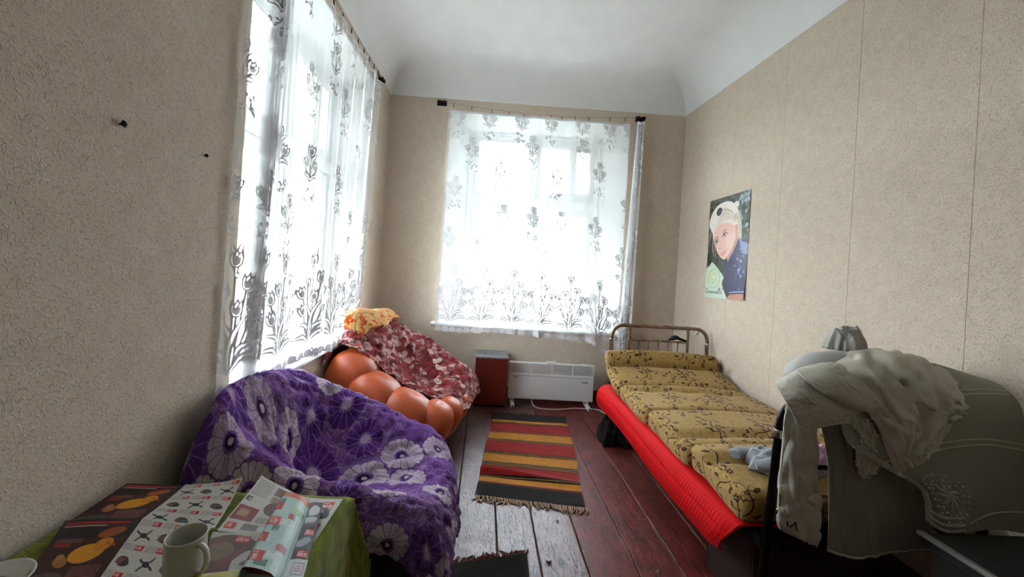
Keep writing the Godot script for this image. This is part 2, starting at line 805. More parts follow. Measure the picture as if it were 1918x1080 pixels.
func far_xf() -> Transform3D:
	return Transform3D(Basis(), Vector3(0, 0, ZB))


func side_xf() -> Transform3D:
	return Transform3D(Basis(Vector3(0, 0, -1), Vector3(0, 1, 0), Vector3(1, 0, 0)), Vector3(XL, 0, 0))


func build_room() -> void:
	var wp := wallpaper()
	var plaster := mat("white plaster", Color(0.93, 0.93, 0.92), 0.9)
	plaster.albedo_texture = noise_tex(0.004, 31, 512, 4)
	var ramp := Paint.new(512, 512, Color(0.97, 0.97, 0.97))
	ramp.mottle(0.015, 0.01, 32, 4)
	ramp.mottle(0.02, 0.15, 33, 2)
	plaster.albedo_texture = ramp.done()
	plaster.uv1_triplanar = true
	plaster.uv1_world_triplanar = true
	plaster.uv1_scale = Vector3(0.6, 0.6, 0.6)
	plaster.normal_enabled = true
	plaster.normal_texture = noise_tex(0.02, 34, 256, 4, 1.5)
	plaster.normal_scale = 0.25

	# far wall, window wall, poster wall, wall behind the camera
	var wb := structure("wall_back", "fibrous beige wallpapered end wall around the lace-curtained window", "wall")
	put("wallpaper", wall_with_opening(far_xf(), XL - 0.5, XR + 0.4, OPEN_FAR, FRAME_FAR, 0.5, 0.25), wp, wb)
	var wl := structure("wall_left", "brownish fibrous wallpapered wall with two small nails and a tall curtained window", "wall")
	put("wallpaper", wall_with_opening(side_xf(), -ZF - 0.3, -ZB, OPEN_SIDE, FRAME_SIDE, 0.5, 0.25), wp, wl)
	var wr := structure("wall_right", "long beige wallpapered wall with a portrait poster", "wall")
	put("wall_core", box_mesh(Vector3(XR + 0.2, YT * 0.5, (ZF + ZB) * 0.5), Vector3(0.39, YT, ZF - ZB + 1.0), 0.001), plaster, wr)
	var z := 1.72
	while z > ZB:
		var z1 := maxf(z - 0.5555, ZB - 0.02)
		var g := Geo.new()
		g.box(Vector3(XR + 0.003, (YC + 0.03) * 0.5, (z + z1) * 0.5), Vector3(0.006, YC + 0.03, z - z1 - 0.0008), 0.0012)
		put("wallpaper_strip", g.mesh(), wp, wr)
		z = z1
	var wf := structure("wall_front", "beige wallpapered wall behind the viewer", "wall")
	put("wallpaper", box_mesh(Vector3(0.5, YT * 0.5, ZF + 0.15), Vector3(4.2, YT, 0.3), 0.001), wp, wf)

	# ceiling with a hollow plaster cove all round
	var ce := structure("ceiling", "smooth white plaster ceiling running into a hollow cove", "ceiling")
	put("slab", box_mesh(Vector3(0.5, YT + 0.15, (ZF + ZB) * 0.5), Vector3(4.4, 0.3, ZF - ZB + 1.2), 0.001), plaster, ce)
	var prof := [Vector2(0.0, YC - 0.002), Vector2(0.012, YC), Vector2(0.02, YC + 0.04), Vector2(0.035, YC + 0.09), Vector2(0.06, YC + 0.145), Vector2(0.10, YC + 0.2), Vector2(0.155, YC + 0.245), Vector2(0.22, YC + 0.277), Vector2(0.30, YC + 0.294), Vector2(0.38, YT - 0.0005)]
	for side in 4:
		var P := PackedVector3Array()
		for q in prof:
			var x0: float = XL + q.x
			var x1: float = XR - q.x
			var z0: float = ZB + q.x
			var z1: float = ZF - q.x
			var cs := [Vector3(x0, q.y, z0), Vector3(x1, q.y, z0), Vector3(x1, q.y, z1), Vector3(x0, q.y, z1)]
			P.append(cs[side])
			P.append((cs[side] as Vector3).lerp(cs[(side + 1) % 4], 0.5))
			P.append(cs[(side + 1) % 4])
		var g := Geo.new()
		g.grid(P, prof.size(), 3)
		put("cove", g.mesh(), plaster, ce)

	build_floor()

	# skirting boards
	var skirt := mat("brown skirting paint", Color(0.30, 0.13, 0.09), 0.5)
	var n := 0
	for s in [["baseboard_back", Vector3((XL + XR) * 0.5, 0.06, ZB + 0.0115), Vector3(XR - XL, 0.12, 0.023)], ["baseboard_left", Vector3(XL + 0.0115, 0.06, (ZF + ZB) * 0.5), Vector3(0.023, 0.12, ZF - ZB)], ["baseboard_right", Vector3(XR - 0.0115, 0.06, (ZF + ZB) * 0.5), Vector3(0.023, 0.12, ZF - ZB)]]:
		var o := put(s[0], box_mesh(s[1], s[2], 0.006), skirt)
		tag(o, ["dark brown skirting board under the far window", "dark brown skirting board behind the armchairs", "dark brown skirting board behind the bed"][n], "skirting board", "", "structure")
		n += 1


func floor_paint(worn: bool) -> StandardMaterial3D:
	var called := "worn floor paint" if worn else "red floor paint"
	if mats.has(called):
		return mats[called]
	var r := RandomNumberGenerator.new()
	r.seed = 91 if worn else 17
	var base := Color(0.335, 0.225, 0.205) if worn else Color(0.37, 0.135, 0.11)  # worn base greyed: partly real wear, partly window glare put into the colour
	var p := Paint.new(1024, 1024, base)
	p.wrap = true
	p.mottle(0.32, 0.009, 41 + int(worn), 4, Vector3(0.9, 1.1, 1.1))
	p.mottle(0.10, 0.06, 43 + int(worn), 3)
	var hg := Paint.new(1024, 1024, Color(0.55, 0.55, 0.55))
	hg.wrap = true
	hg.mottle(0.30, 0.02, 47, 4)
	hg.mottle(0.16, 0.09, 48, 3)
	for k in (1500 if worn else 1100):
		var a := Vector2(r.randf() * 1024, r.randf() * 1024)
		var ln := r.randf_range(6, 44)
		var dx := r.randf_range(-5, 5)
		var pts := [a, a + Vector2(dx * 0.4 + r.randf_range(-1, 1), ln * 0.33), a + Vector2(dx, ln * 0.66), a + Vector2(dx * 1.3, ln)]
		var kind := r.randf()
		var c := base.lerp(Color(0.55, 0.40, 0.34), r.randf_range(0.15, 0.6))
		var g := 0.8
		if kind < 0.55:
			c = base.darkened(r.randf_range(0.25, 0.7))
			g = r.randf_range(0.1, 0.35)
		p.stroke(pts, r.randf_range(1.0, 2.6), c, true)
		hg.stroke(pts, r.randf_range(1.5, 4.0), Color(g, g, g), true)
	for k in 260:   # chips where the paint has come off
		var a := Vector2(r.randf() * 1024, r.randf() * 1024)
		var q := PackedVector2Array()
		var rad := r.randf_range(2, 8)
		for j in 7:
			q.append(a + Vector2(cos(TAU * j / 7.0), sin(TAU * j / 7.0) * 1.7) * rad * r.randf_range(0.5, 1.2))
		p.poly(q, base.darkened(r.randf_range(0.3, 0.75)))
		hg.poly(q, Color(0.2, 0.2, 0.2))
	var m := mat(called, Color(1, 1, 1), 0.34 if worn else 0.42)
	m.albedo_texture = p.done()
	hg.im.convert(Image.FORMAT_RGBA8)
	m.normal_enabled = true
	m.normal_texture = hg.normal_map(4.0)
	m.normal_scale = 0.9
	m.uv1_scale = Vector3(1.1, 0.55, 1)
	m.metallic_specular = 0.6 if worn else 0.45
	return m


func build_floor() -> void:
	var fl := structure("floor", "old red-brown painted plank floor, scuffed, greyed by wear and painted-in window glare beside the armchairs", "floor")
	put("subfloor", box_mesh(Vector3(0.5, -0.11, (ZF + ZB) * 0.5), Vector3(4.2, 0.16, ZF - ZB + 1.0), 0.001), mat("dark subfloor", Color(0.06, 0.045, 0.04), 0.95), fl)
	var seams := [XL - 0.05, -0.95, -0.73, -0.505, -0.285, -0.07, 0.154, 0.36, 0.588, 0.835, 1.05, 1.27, 1.49, 1.71, 1.93, XR + 0.05]
	for k in seams.size() - 1:
		var a: float = seams[k] + 0.0022
		var b: float = seams[k + 1] - 0.0022
		var lift := rng.randf_range(-0.0015, 0.0015)
		var worn: bool = b < 0.6
		var pl := put("plank", box_mesh(Vector3((a + b) * 0.5, -0.015 + lift, (ZF + ZB) * 0.5), Vector3(b - a, 0.03, ZF - ZB + 0.2), 0.004), floor_paint(worn), fl)
		if k >= 6 and k <= 11:   # paint rubbed off along the edges
			var g := Geo.new()
			for x in [a, b]:
				var z := -3.9
				while z < -0.6:
					var ln := rng.randf_range(0.04, 0.22)
					var w := rng.randf_range(0.0015, 0.0045)
					if rng.randf() < 0.75:
						g.box(Vector3(x + (w * 0.5 + 0.0025) * (1.0 if x == a else -1.0), lift - 0.0006, z + ln * 0.5), Vector3(w + 0.002, 0.0022, ln), 0.0006)
					z += ln + rng.randf_range(0.0, 0.05)
			tag(put("bare_wood_edge", g.mesh(), mat("bare worn wood", Color(0.50, 0.37, 0.31), 0.7), pl), "", "", "", "stuff")


# ================================================================ windows: double casements under a split top light
func sash(xf: Transform3D, u0: float, u1: float, y0: float, y1: float, side: Array, w: float, d: float, parent: Node3D, muntins := [], glass := true) -> void:
	# side = widths of left, right, bottom and top members
	var g := Geo.new()
	var b := xf.basis
	for q in [[u0, u0 + side[0], y0, y1], [u1 - side[1], u1, y0, y1], [u0 + side[0], u1 - side[1], y0, y0 + side[2]], [u0 + side[0], u1 - side[1], y1 - side[3], y1]]:
		g.box(xf * Vector3((q[0] + q[1]) * 0.5, (q[2] + q[3]) * 0.5, w - d * 0.5), Vector3(q[1] - q[0], q[3] - q[2], d), 0.006, b)
	# glazing bead, a step inside the members
	var i0: float = u0 + side[0]
	var i1: float = u1 - side[1]
	var j0: float = y0 + side[2]
	var j1: float = y1 - side[3]
	for q in [[i0, i0 + 0.012, j0, j1], [i1 - 0.012, i1, j0, j1], [i0, i1, j0, j0 + 0.012], [i0, i1, j1 - 0.012, j1]]:
		g.box(xf * Vector3((q[0] + q[1]) * 0.5, (q[2] + q[3]) * 0.5, w - d * 0.55), Vector3(q[1] - q[0], q[3] - q[2], d * 0.5), 0.004, b)
	for mu in muntins:
		g.box(xf * Vector3(mu, (j0 + j1) * 0.5, w - d * 0.5), Vector3(0.022, j1 - j0, d * 0.8), 0.005, b)
	var s := put("sash", g.mesh(), white_paint(), parent)
	if glass:
		var cuts := [i0]
		cuts.append_array(muntins)
		cuts.append(i1)
		for k in cuts.size() - 1:
			var p := Geo.new()
			p.box(xf * Vector3((cuts[k] + cuts[k + 1]) * 0.5, (j0 + j1) * 0.5, w - d * 0.5), Vector3(cuts[k + 1] - cuts[k], j1 - j0, 0.003), 0.0005, b)
			put("pane", p.mesh(), glass_mat(), s)


func glass_mat() -> StandardMaterial3D:
	var m := mat("window glass", Color(0.95, 1.0, 0.98, 0.04), 0.02)
	m.transparency = BaseMaterial3D.TRANSPARENCY_ALPHA
	return m


func make_window(called: String, label: String, xf: Transform3D, o: Array, f: Array, sill: Array) -> void:
	var wn := structure(called, label, "window")
	var white := white_paint()
	var b := xf.basis
	var g := Geo.new()
	var A := [Vector2(o[0], o[2]), Vector2(o[1], o[2]), Vector2(o[1], o[3]), Vector2(o[0], o[3])]
	var B := [Vector2(f[0], f[2]), Vector2(f[1], f[2]), Vector2(f[1], f[3]), Vector2(f[0], f[3])]
	for k in 4:
		var a0: Vector2 = A[k]
		var a1: Vector2 = A[(k + 1) % 4]
		var b0: Vector2 = B[k]
		var b1: Vector2 = B[(k + 1) % 4]
		g.face([xf * Vector3(a0.x, a0.y, 0.0), xf * Vector3(a1.x, a1.y, 0.0), xf * Vector3(b1.x, b1.y, -0.25), xf * Vector3(b0.x, b0.y, -0.25)])
	put("reveal", g.mesh(), mat("white reveal plaster", Color(0.88, 0.89, 0.88), 0.8), wn)
	# fixed frame: jambs, head, mullion, transom, with a moulded cover strip
	var u0: float = f[0]
	var u1: float = f[1]
	var y0: float = f[2]
	var y1: float = f[3]
	g = Geo.new()
	for q in [[u0, u0 + 0.05, y0, y1, 0.0], [u1 - 0.05, u1, y0, y1, 0.0], [u0, u1, y1 - 0.035, y1, 0.0], [u0, u1, y0, y0 + 0.03, 0.0]]:
		g.box(xf * Vector3((q[0] + q[1]) * 0.5, (q[2] + q[3]) * 0.5, -0.31), Vector3(q[1] - q[0], q[3] - q[2], 0.13), 0.006, b)
	for q in [[u0 - 0.012, u0 + 0.022, y0, y1 + 0.01], [u1 - 0.022, u1 + 0.012, y0, y1 + 0.01], [u0 - 0.012, u1 + 0.012, y1 - 0.012, y1 + 0.014]]:
		g.box(xf * Vector3((q[0] + q[1]) * 0.5, (q[2] + q[3]) * 0.5, -0.24), Vector3(q[1] - q[0], q[3] - q[2], 0.03), 0.008, b)
	put("frame", g.mesh(), white, wn)
	g = Geo.new()
	g.box(xf * Vector3(u0 + 0.745, (y0 + y1) * 0.5, -0.30), Vector3(0.05, y1 - y0, 0.12), 0.008, b)
	g.box(xf * Vector3(u0 + 0.745, (y0 + y1) * 0.5, -0.235), Vector3(0.028, y1 - y0, 0.02), 0.009, b)
	put("mullion", g.mesh(), white, wn)
	g = Geo.new()
	g.box(xf * Vector3((u0 + u1) * 0.5, 2.15, -0.30), Vector3(u1 - u0, 0.10, 0.13), 0.01, b)
	g.box(xf * Vector3((u0 + u1) * 0.5, 2.165, -0.232), Vector3(u1 - u0 - 0.02, 0.035, 0.02), 0.009, b)
	put("transom", g.mesh(), white, wn)
	# inner sashes
	sash(xf, u0 + 0.05, u0 + 0.72, 2.20, y1 - 0.03, [0.038, 0.035, 0.045, 0.035], -0.27, 0.04, wn)
	sash(xf, u0 + 0.77, u0 + 1.19, 2.20, y1 - 0.03, [0.036, 0.036, 0.075, 0.075], -0.27, 0.04, wn)
	sash(xf, u0 + 1.19, u0 + 1.44, 2.20, y1 - 0.03, [0.028, 0.05, 0.09, 0.09], -0.268, 0.045, wn)
	sash(xf, u0 + 0.05, u0 + 0.72, y0 + 0.02, 2.10, [0.085, 0.035, 0.03, 0.075], -0.27, 0.045, wn)
	sash(xf, u0 + 0.77, u0 + 1.44, y0 + 0.02, 2.10, [0.065, 0.06, 0.03, 0.065], -0.27, 0.045, wn)
	# outer sashes behind them, the top lights with glazing bars
	sash(xf, u0 + 0.03, u0 + 0.73, 2.17, y1 - 0.02, [0.045, 0.04, 0.05, 0.045], -0.41, 0.04, wn, [u0 + 0.308, u0 + 0.498])
	sash(xf, u0 + 0.76, u0 + 1.46, 2.17, y1 - 0.02, [0.045, 0.045, 0.06, 0.06], -0.41, 0.04, wn, [u0 + 0.99])
	sash(xf, u0 + 0.03, u0 + 0.73, y0, 2.13, [0.06, 0.04, 0.05, 0.06], -0.41, 0.04, wn)
	sash(xf, u0 + 0.76, u0 + 1.46, y0, 2.13, [0.05, 0.06, 0.05, 0.06], -0.41, 0.04, wn)
	# sill board with rounded nose
	g = Geo.new()
	g.box(xf * Vector3((sill[0] + sill[1]) * 0.5, o[2] - 0.006, sill[2] * 0.5), Vector3(sill[1] - sill[0], 0.042, sill[2]), 0.014, b)
	g.box(xf * Vector3((o[0] + o[1]) * 0.5, o[2] - 0.006, -0.13), Vector3(o[1] - o[0] - 0.02, 0.042, 0.26), 0.003, b)
	put("sill", g.mesh(), white, wn)


func build_windows() -> void:
	make_window("window_1", "tall white double casement window in the end wall, with a small ventilation light", far_xf(), OPEN_FAR, FRAME_FAR, [-0.535, 1.56, 0.09])
	make_window("window_2", "tall white double casement window beside the two armchairs", side_xf(), OPEN_SIDE, FRAME_SIDE, [1.71, 3.56, 0.05])
	# pavement outside
	var o := put("ground", box_mesh(Vector3(0, -1.2, -6), Vector3(60, 0.2, 60), 0.01), mat("pale paving", Color(0.66, 0.66, 0.64), 0.9))
	tag(o, "pale pavement outside the windows", "ground", "", "structure")


# ================================================================ bed
func vine_tex() -> ImageTexture:
	var r := RandomNumberGenerator.new()
	r.seed = 33
	var base := Color(0.655, 0.535, 0.315)
	var p := Paint.new(1024, 1024, base)
	p.wrap = true
	p.mottle(0.10, 0.02, 61, 3)
	p.mottle(0.08, 0.2, 62, 2)
	var ink := Color(0.25, 0.15, 0.07)
	for k in 16:
		var o := Vector2((k % 4) * 256 + r.randf_range(-40, 40) + (128 if (k / 4) % 2 else 0), (k / 4) * 256 + r.randf_range(-30, 30))
		var d := Vector2.RIGHT.rotated(r.randf_range(-0.7, 0.7) + (PI if k % 2 else 0.0))
		var pts := []
		var q := o
		var turn := 0.20 * (1.0 if r.randf() < 0.5 else -1.0)
		for j in 26:
			pts.append(q)
			q += d * 18.0
			d = d.rotated(turn * (1.0 if j < 8 else (-0.9 if j < 16 else 1.2)))
			if j % 5 == 3:   # tendril that ends in a leaf or bud
				var td := d.rotated(1.1 if (j / 5) % 2 else -1.1)
				var tp := []
				var tq := q
				for i in 7:
					tp.append(tq)
					tq += td * 9.0
					td = td.rotated(0.22 if (j / 5) % 2 else -0.22)
				p.stroke(tp, 6.5, ink, true)
				var ang := td.angle()
				p.ell(tq, Vector2(r.randf_range(20, 32), r.randf_range(10, 15)), ang, ink, 14)
				p.ell(tq + td.orthogonal() * 3.0, Vector2(12, 4), ang, Color(0.42, 0.29, 0.15), 10)
		p.stroke(pts, 10.0, ink, true)
		for i in 6:   # open flower
			var a := TAU * i / 6.0
			p.ell(q + Vector2(cos(a), sin(a)) * 15, Vector2(14, 7), a, ink, 10)
		p.ell(q, Vector2(8, 8), 0, base)
	for k in 60:
		var q := Vector2(r.randf() * 1024, r.randf() * 1024)
		p.ell(q, Vector2(r.randf_range(7, 15), 5), r.randf() * TAU, Color(0.33, 0.21, 0.10), 9)
	return p.done()


func tuft_bump(p: Vector3, d: Vector3) -> float:
	if d.y < 0.1:
		return 0.006 * sin(p.x * 9.0) * sin(p.z * 11.0)
	var crease := exp(-pow((p.z - crease_z) / 0.028, 2.0))
	var tuft := 0.0
	for k in 3:
		var tx := -0.28 + 0.28 * k
		tuft += exp(-(pow((p.x - tx) / 0.045, 2.0) + pow((p.z - crease_z) / 0.04, 2.0)))
	var dome := 0.022 * cos(clampf(p.x / 0.5, -1, 1) * PI * 0.5)
	return dome - crease_d * crease - 0.022 * tuft + 0.004 * sin(p.x * 24.0 + p.z * 7.0) * exp(-pow((p.z - crease_z) / 0.08, 2.0)) + 0.003 * sin(p.x * 7.0 + 1.0) * sin(p.z * 13.0)

var crease_z := 0.0
var crease_d := 0.03


# one of the four mattress cushions: along[] is a list of (y, z) points from its far to its near edge
func bed_cushion(g: Geo, along: Array, thick: float, crease: float, x0: float, x1: float) -> void:
	crease_z = crease
	crease_d = 0.05 if along.size() == 3 and crease < -0.05 else 0.03
	var len := 0.0
	for k in range(1, along.size()):
		len += (along[k] as Vector2).distance_to(along[k - 1])
	var b := Geo.new()
	rounded(b, Vector3.ZERO, Vector3(x1 - x0, thick, len), minf(0.042, thick * 0.4), Vector3i(18, 3, 14), tuft_bump)
	# bend the flat cushion along its profile
	for k in b.v.size():
		var s := b.v[k].z + len * 0.5
		var i := 0
		var rest := s
		while i < along.size() - 2 and rest > (along[i + 1] as Vector2).distance_to(along[i]):
			rest -= (along[i + 1] as Vector2).distance_to(along[i])
			i += 1
		var a: Vector2 = along[i]
		var d: Vector2 = ((along[i + 1] as Vector2) - a).normalized()
		var nrm := Vector2(d.y, -d.x)   # (y, z): up for a level cushion
		if nrm.x < 0: nrm = -nrm
		# soften the bend
		var f := clampf(rest / 0.06, 0.0, 1.0)
		if i > 0 and f < 1.0:
			var d0: Vector2 = ((along[i] as Vector2) - along[i - 1]).normalized()
			var n0 := Vector2(d0.y, -d0.x)
			if n0.x < 0: n0 = -n0
			nrm = n0.lerp(nrm, 0.5 + 0.5 * f).normalized()
		var q := a + d * rest + nrm * b.v[k].y
		var old := b.n[k]
		b.v[k] = Vector3((x0 + x1) * 0.5 + b.v[k].x, q.x, q.y)
		b.n[k] = Vector3(old.x, nrm.x * old.y + d.x * old.z, nrm.y * old.y + d.y * old.z).normalized()
	var s0 := g.v.size()
	g.v.append_array(b.v)
	g.n.append_array(b.n)
	g.t.append_array(b.t)
	for k in b.idx:
		g.idx.append(s0 + k)


func bed_end(t: Node3D, z: float, x0: float, x1: float, top: float, lean: float, steel: Material, inner: Array, low: float) -> void:
	# bent tube from foot to foot
	var r := 0.0165
	var q := 0.11
	var path := [Vector3(x0 + lean, 0.02, z), Vector3(x0 + lean * 0.5, 0.5, z), Vector3(x0, top - q, z)]
	for k in range(1, 9):
		var a := PI * 0.5 * k / 8.0
		path.append(Vector3(x0 + q - q * cos(a), top - q + q * sin(a), z))
	for k in range(0, 9):
		var a := PI * 0.5 * k / 8.0
		path.append(Vector3(x1 - q + q * sin(a), top - q + q * cos(a), z))
	path.append(Vector3(x1 + lean * 0.5, 0.5, z))
	path.append(Vector3(x1 + lean, 0.02, z))
	var g := Geo.new()
	g.tube(path, r, 14)
	var o := put("end_tube", g.mesh(), steel, t)
	for x in [x0 + lean, x1 + lean]:
		g = Geo.new()
		g.lathe([Vector2(0, 0), Vector2(0.022, 0.0), Vector2(0.022, 0.03), Vector2(0.0175, 0.035)], Vector3(x, 0.0, z), 14)
		put("foot_cap", g.mesh(), mat("black rubber", Color(0.03, 0.03, 0.03), 0.8), o)
	for x in [x0, x1]:
		g = Geo.new()
		g.lathe([Vector2(0.0172, 0.0), Vector2(0.0215, 0.002), Vector2(0.0215, 0.03), Vector2(0.0172, 0.032)], Vector3(x, top - 0.155, z), 14)
		put("collar", g.mesh(), mat("chrome", Color(0.75, 0.74, 0.72), 0.18, 1.0), o)
	for x in inner:
		g = Geo.new()
		g.tube([Vector3(x, top - 0.006, z), Vector3(x, 0.40, z)], 0.0125, 10)
		put("upright", g.mesh(), steel, t)
	g = Geo.new()
	g.tube([Vector3(inner[0], low, z), Vector3(inner[-1], low, z)], 0.010, 10)
	put("crossbar", g.mesh(), steel, t)
	var n := 6
	for k in range(1, n):
		g = Geo.new()
		var x := lerpf(inner[0], inner[-1], float(k) / n)
		g.tube([Vector3(x, low, z), Vector3(x, 0.42, z)], 0.0045, 8)
		put("rod", g.mesh(), steel, t)


func build_bed() -> void:
	var steel := mat("old steel tube", Color(0.56, 0.48, 0.41), 0.3, 0.9)
	steel.roughness_texture = noise_tex(0.05, 71, 256, 4)
	steel.roughness = 0.6
	steel.uv1_triplanar = true
	var t := thing("bed", "old tubular steel single bed standing along the poster wall", "bed", Vector3(1.62, 0, -2.44))
	bed_end(t, -3.42, 1.185, 2.06, 0.955, 0.0, steel, [1.345, 1.88], 0.828)
	bed_end(t, -1.475, 1.20, 2.075, 0.985, -0.045, mat("dark steel tube", Color(0.11, 0.085, 0.075), 0.3, 0.8), [1.232, 1.90], 0.72)
	for x in [1.17, 2.075]:
		var g := Geo.new()
		g.box(Vector3(x, 0.405, -2.45), Vector3(0.035, 0.045, 1.93), 0.003)
		put("side_rail", g.mesh(), mat("dark steel", Color(0.10, 0.085, 0.08), 0.5, 0.6), t)
	var g := Geo.new()
	for k in 24:
		g.box(Vector3(1.6225, 0.425, -3.38 + k * 0.0805), Vector3(0.88, 0.006, 0.03), 0.002)
	tag(put("spring_base", g.mesh(), mat("dark steel", Color(0.1, 0.09, 0.08)), t), "", "", "", "stuff")

	var m := cloth_mat("vine cloth", Color(1, 1, 1), vine_tex(), 1.55, 0.9)
	m.normal_enabled = true
	m.normal_texture = weave()
	m.normal_scale = 0.25
	var specs := [
		[[Vector2(0.722, -3.345), Vector2(0.59, -3.25), Vector2(0.50, -2.965)], 0.12, -0.075, "vine-patterned tan bed cushion propped up against the headboard"],
		[[Vector2(0.500, -2.955), Vector2(0.500, -2.46)], 0.12, -0.115, "vine-patterned tan bed cushion lying next to the propped headrest cushion"],
		[[Vector2(0.503, -2.445), Vector2(0.508, -1.945)], 0.125, 0.12, "vine-patterned tan bed cushion second from the footboard"],
		[[Vector2(0.515, -1.935), Vector2(0.535, -1.80), Vector2(0.515, -1.515)], 0.135, -0.03, "vine-patterned tan bed cushion at the footboard with grey clothes on it"]]
	for s in specs:
		g = Geo.new()
		bed_cushion(g, s[0], s[1], s[2], 1.10, 2.085)
		single("bed_cushion", g.mesh(), m, s[3], "cushion", "tan folding bed cushions")

	# red quilted cover tucked under the cushions and hanging over the rail
	var rows := 26
	var cols := 420
	var P := PackedVector3Array()
	var prof := curve([Vector3(1.30, 0.436, 0), Vector3(1.16, 0.437, 0), Vector3(1.095, 0.428, 0), Vector3(1.068, 0.39, 0), Vector3(1.060, 0.34, 0), Vector3(1.072, 0.288, 0), Vector3(1.095, 0.270, 0)], 6)
	rows = prof.size()
	for r in rows:
		for c in cols:
			var f := float(c) / (cols - 1)
			var z := lerpf(-3.30, -1.535, f)
			var q: Vector3 = prof[r]
			var v := float(r) / (rows - 1)
			var hangs := smoothstep(0.28, 0.45, v)
			# two stitched lines along it, ribs between them laid in a zigzag
			var seam := exp(-pow((v - 0.52) / 0.02, 2.0)) + exp(-pow((v - 0.80) / 0.02, 2.0))
			var zz := z + 0.022 * absf(fposmod((v - 0.38) * 4.0, 2.0) - 1.0)
			var rib := pow(absf(sin(zz * PI / 0.021)), 0.8)
			var puff := 0.0075 * rib * (1.0 - seam) * hangs + 0.004 * sin(z * 5.0) * hangs
			var taper := smoothstep(0.0, 0.03, 1.0 - f)
			P.append(Vector3(q.x - puff * taper + (1.0 - taper) * 0.012, q.y + 0.008 * sin(z * 4.0) * hangs - 0.25 * puff, z - 0.10 * smoothstep(0.35, 1.0, v) * f))
	g = Geo.new()
	g.sheet(P, rows, cols, 0.012)
	var red := cloth_mat("red quilt", Color(0.80, 0.035, 0.05), null, 1.0, 0.75)
	single("quilted_cover", g.mesh(), red, "bright red quilted cover hanging along the open side of the bed", "bed cover")

	# black strap thrown over the headboard crossbar
	g = Geo.new()
	g.tube(curve([Vector3(1.70, 0.842, -3.42), Vector3(1.735, 0.862, -3.41), Vector3(1.775, 0.868, -3.42), Vector3(1.82, 0.852, -3.425), Vector3(1.872, 0.842, -3.42)], 5), [0.004, 0.006, 0.008, 0.011, 0.013, 0.015, 0.016, 0.016, 0.015, 0.016, 0.015, 0.013, 0.012, 0.012, 0.010, 0.010, 0.009, 0.008, 0.007, 0.005, 0.004], 8, true, false, 1.3)
	single("strap", g.mesh(), mat("black webbing", Color(0.03, 0.03, 0.035), 0.6), "black folded strap resting on the headboard crossbar", "strap")

	# garments dropped on the cushion by the footboard
	var grey := cloth_mat("grey jersey", Color(0.62, 0.64, 0.66))
	var t2 := thing("sweatshirt", "crumpled pale grey sweatshirt lying on the cushion at the footboard", "sweatshirt", Vector3(1.36, 0.6, -1.69))
	put("body", heap(Vector3(1.39, 0.606, -1.68), 0.155, 0.12, 0.085, 4, 0.5), grey, t2)
	g = Geo.new()
	g.tube(curve([Vector3(1.36, 0.642, -1.72), Vector3(1.29, 0.640, -1.745), Vector3(1.235, 0.634, -1.755), Vector3(1.205, 0.632, -1.735)], 5), [0.034, 0.036, 0.034, 0.032, 0.033, 0.035, 0.032, 0.030, 0.031, 0.033, 0.030, 0.028, 0.027, 0.026, 0.025, 0.024], 14, true, false, 0.7)
	put("sleeve", g.mesh(), grey, t2)
	g = Geo.new()
	g.tube(curve([Vector3(1.33, 0.655, -1.64), Vector3(1.28, 0.648, -1.625), Vector3(1.235, 0.637, -1.64)], 6), [0.030, 0.033, 0.032, 0.030, 0.031, 0.033, 0.031, 0.029, 0.028, 0.027, 0.026, 0.025, 0.024], 14, true, false, 0.7)
	put("sleeve", g.mesh(), grey, t2)
	single("garment", heap(Vector3(1.475, 0.66, -1.69), 0.115, 0.085, 0.075, 9, 0.6), cloth_mat("pink jersey", Color(0.80, 0.58, 0.72)), "crumpled pale pink garment lying behind the grey sweatshirt", "garment")
	var rows2 := 30
	var ctrl := [
		[Vector3(1.36, 0.665, -1.60), Vector3(1.385, 0.668, -1.60), Vector3(1.415, 0.662, -1.60)],
		[Vector3(1.345, 0.655, -1.535), Vector3(1.38, 0.66, -1.54), Vector3(1.415, 0.655, -1.54)],
		[Vector3(1.33, 0.60, -1.503), Vector3(1.37, 0.61, -1.512), Vector3(1.41, 0.60, -1.512)],
		[Vector3(1.325, 0.53, -1.498), Vector3(1.365, 0.535, -1.510), Vector3(1.405, 0.53, -1.508)],
		[Vector3(1.335, 0.47, -1.500), Vector3(1.37, 0.455, -1.508), Vector3(1.40, 0.46, -1.508)]]
	P = relax(spline_grid(ctrl, 20, 16), 20, 16, 1.07, 1.0, 40, 0.05, 0.01, 5)
	g = Geo.new()
	g.sheet(refine(P, 20, 16, rows2, 24), rows2, 24, 0.003)
	single("cloth", g.mesh(), cloth_mat("white cotton", Color(0.86, 0.85, 0.82)), "small white cotton cloth hanging over the cushion end behind the bed post", "cloth")

	# things pushed under the bed
	var bx := thing("wooden_crate", "dark brown wooden crate pushed under the foot of the bed", "crate", Vector3(1.42, 0, -1.72))
	var wood := mat("dark brown wood", Color(0.16, 0.075, 0.05), 0.6)
	for q in [[Vector3(1.42, 0.19, -1.565), Vector3(0.46, 0.36, 0.015)], [Vector3(1.42, 0.19, -1.875), Vector3(0.46, 0.36, 0.015)], [Vector3(1.1975, 0.19, -1.72), Vector3(0.015, 0.36, 0.295)], [Vector3(1.6425, 0.19, -1.72), Vector3(0.015, 0.36, 0.295)]]:
		put("side_panel", box_mesh(q[0], q[1], 0.003), wood, bx)
	put("bottom_panel", box_mesh(Vector3(1.42, 0.008, -1.72), Vector3(0.43, 0.014, 0.295), 0.003), wood, bx)
	single("bag", heap(Vector3(1.20, 0.0, -3.22), 0.16, 0.14, 0.24, 15, 0.5), cloth_mat("dark bag", Color(0.11, 0.095, 0.09)), "dark cloth bag on the floor under the head of the bed", "bag")


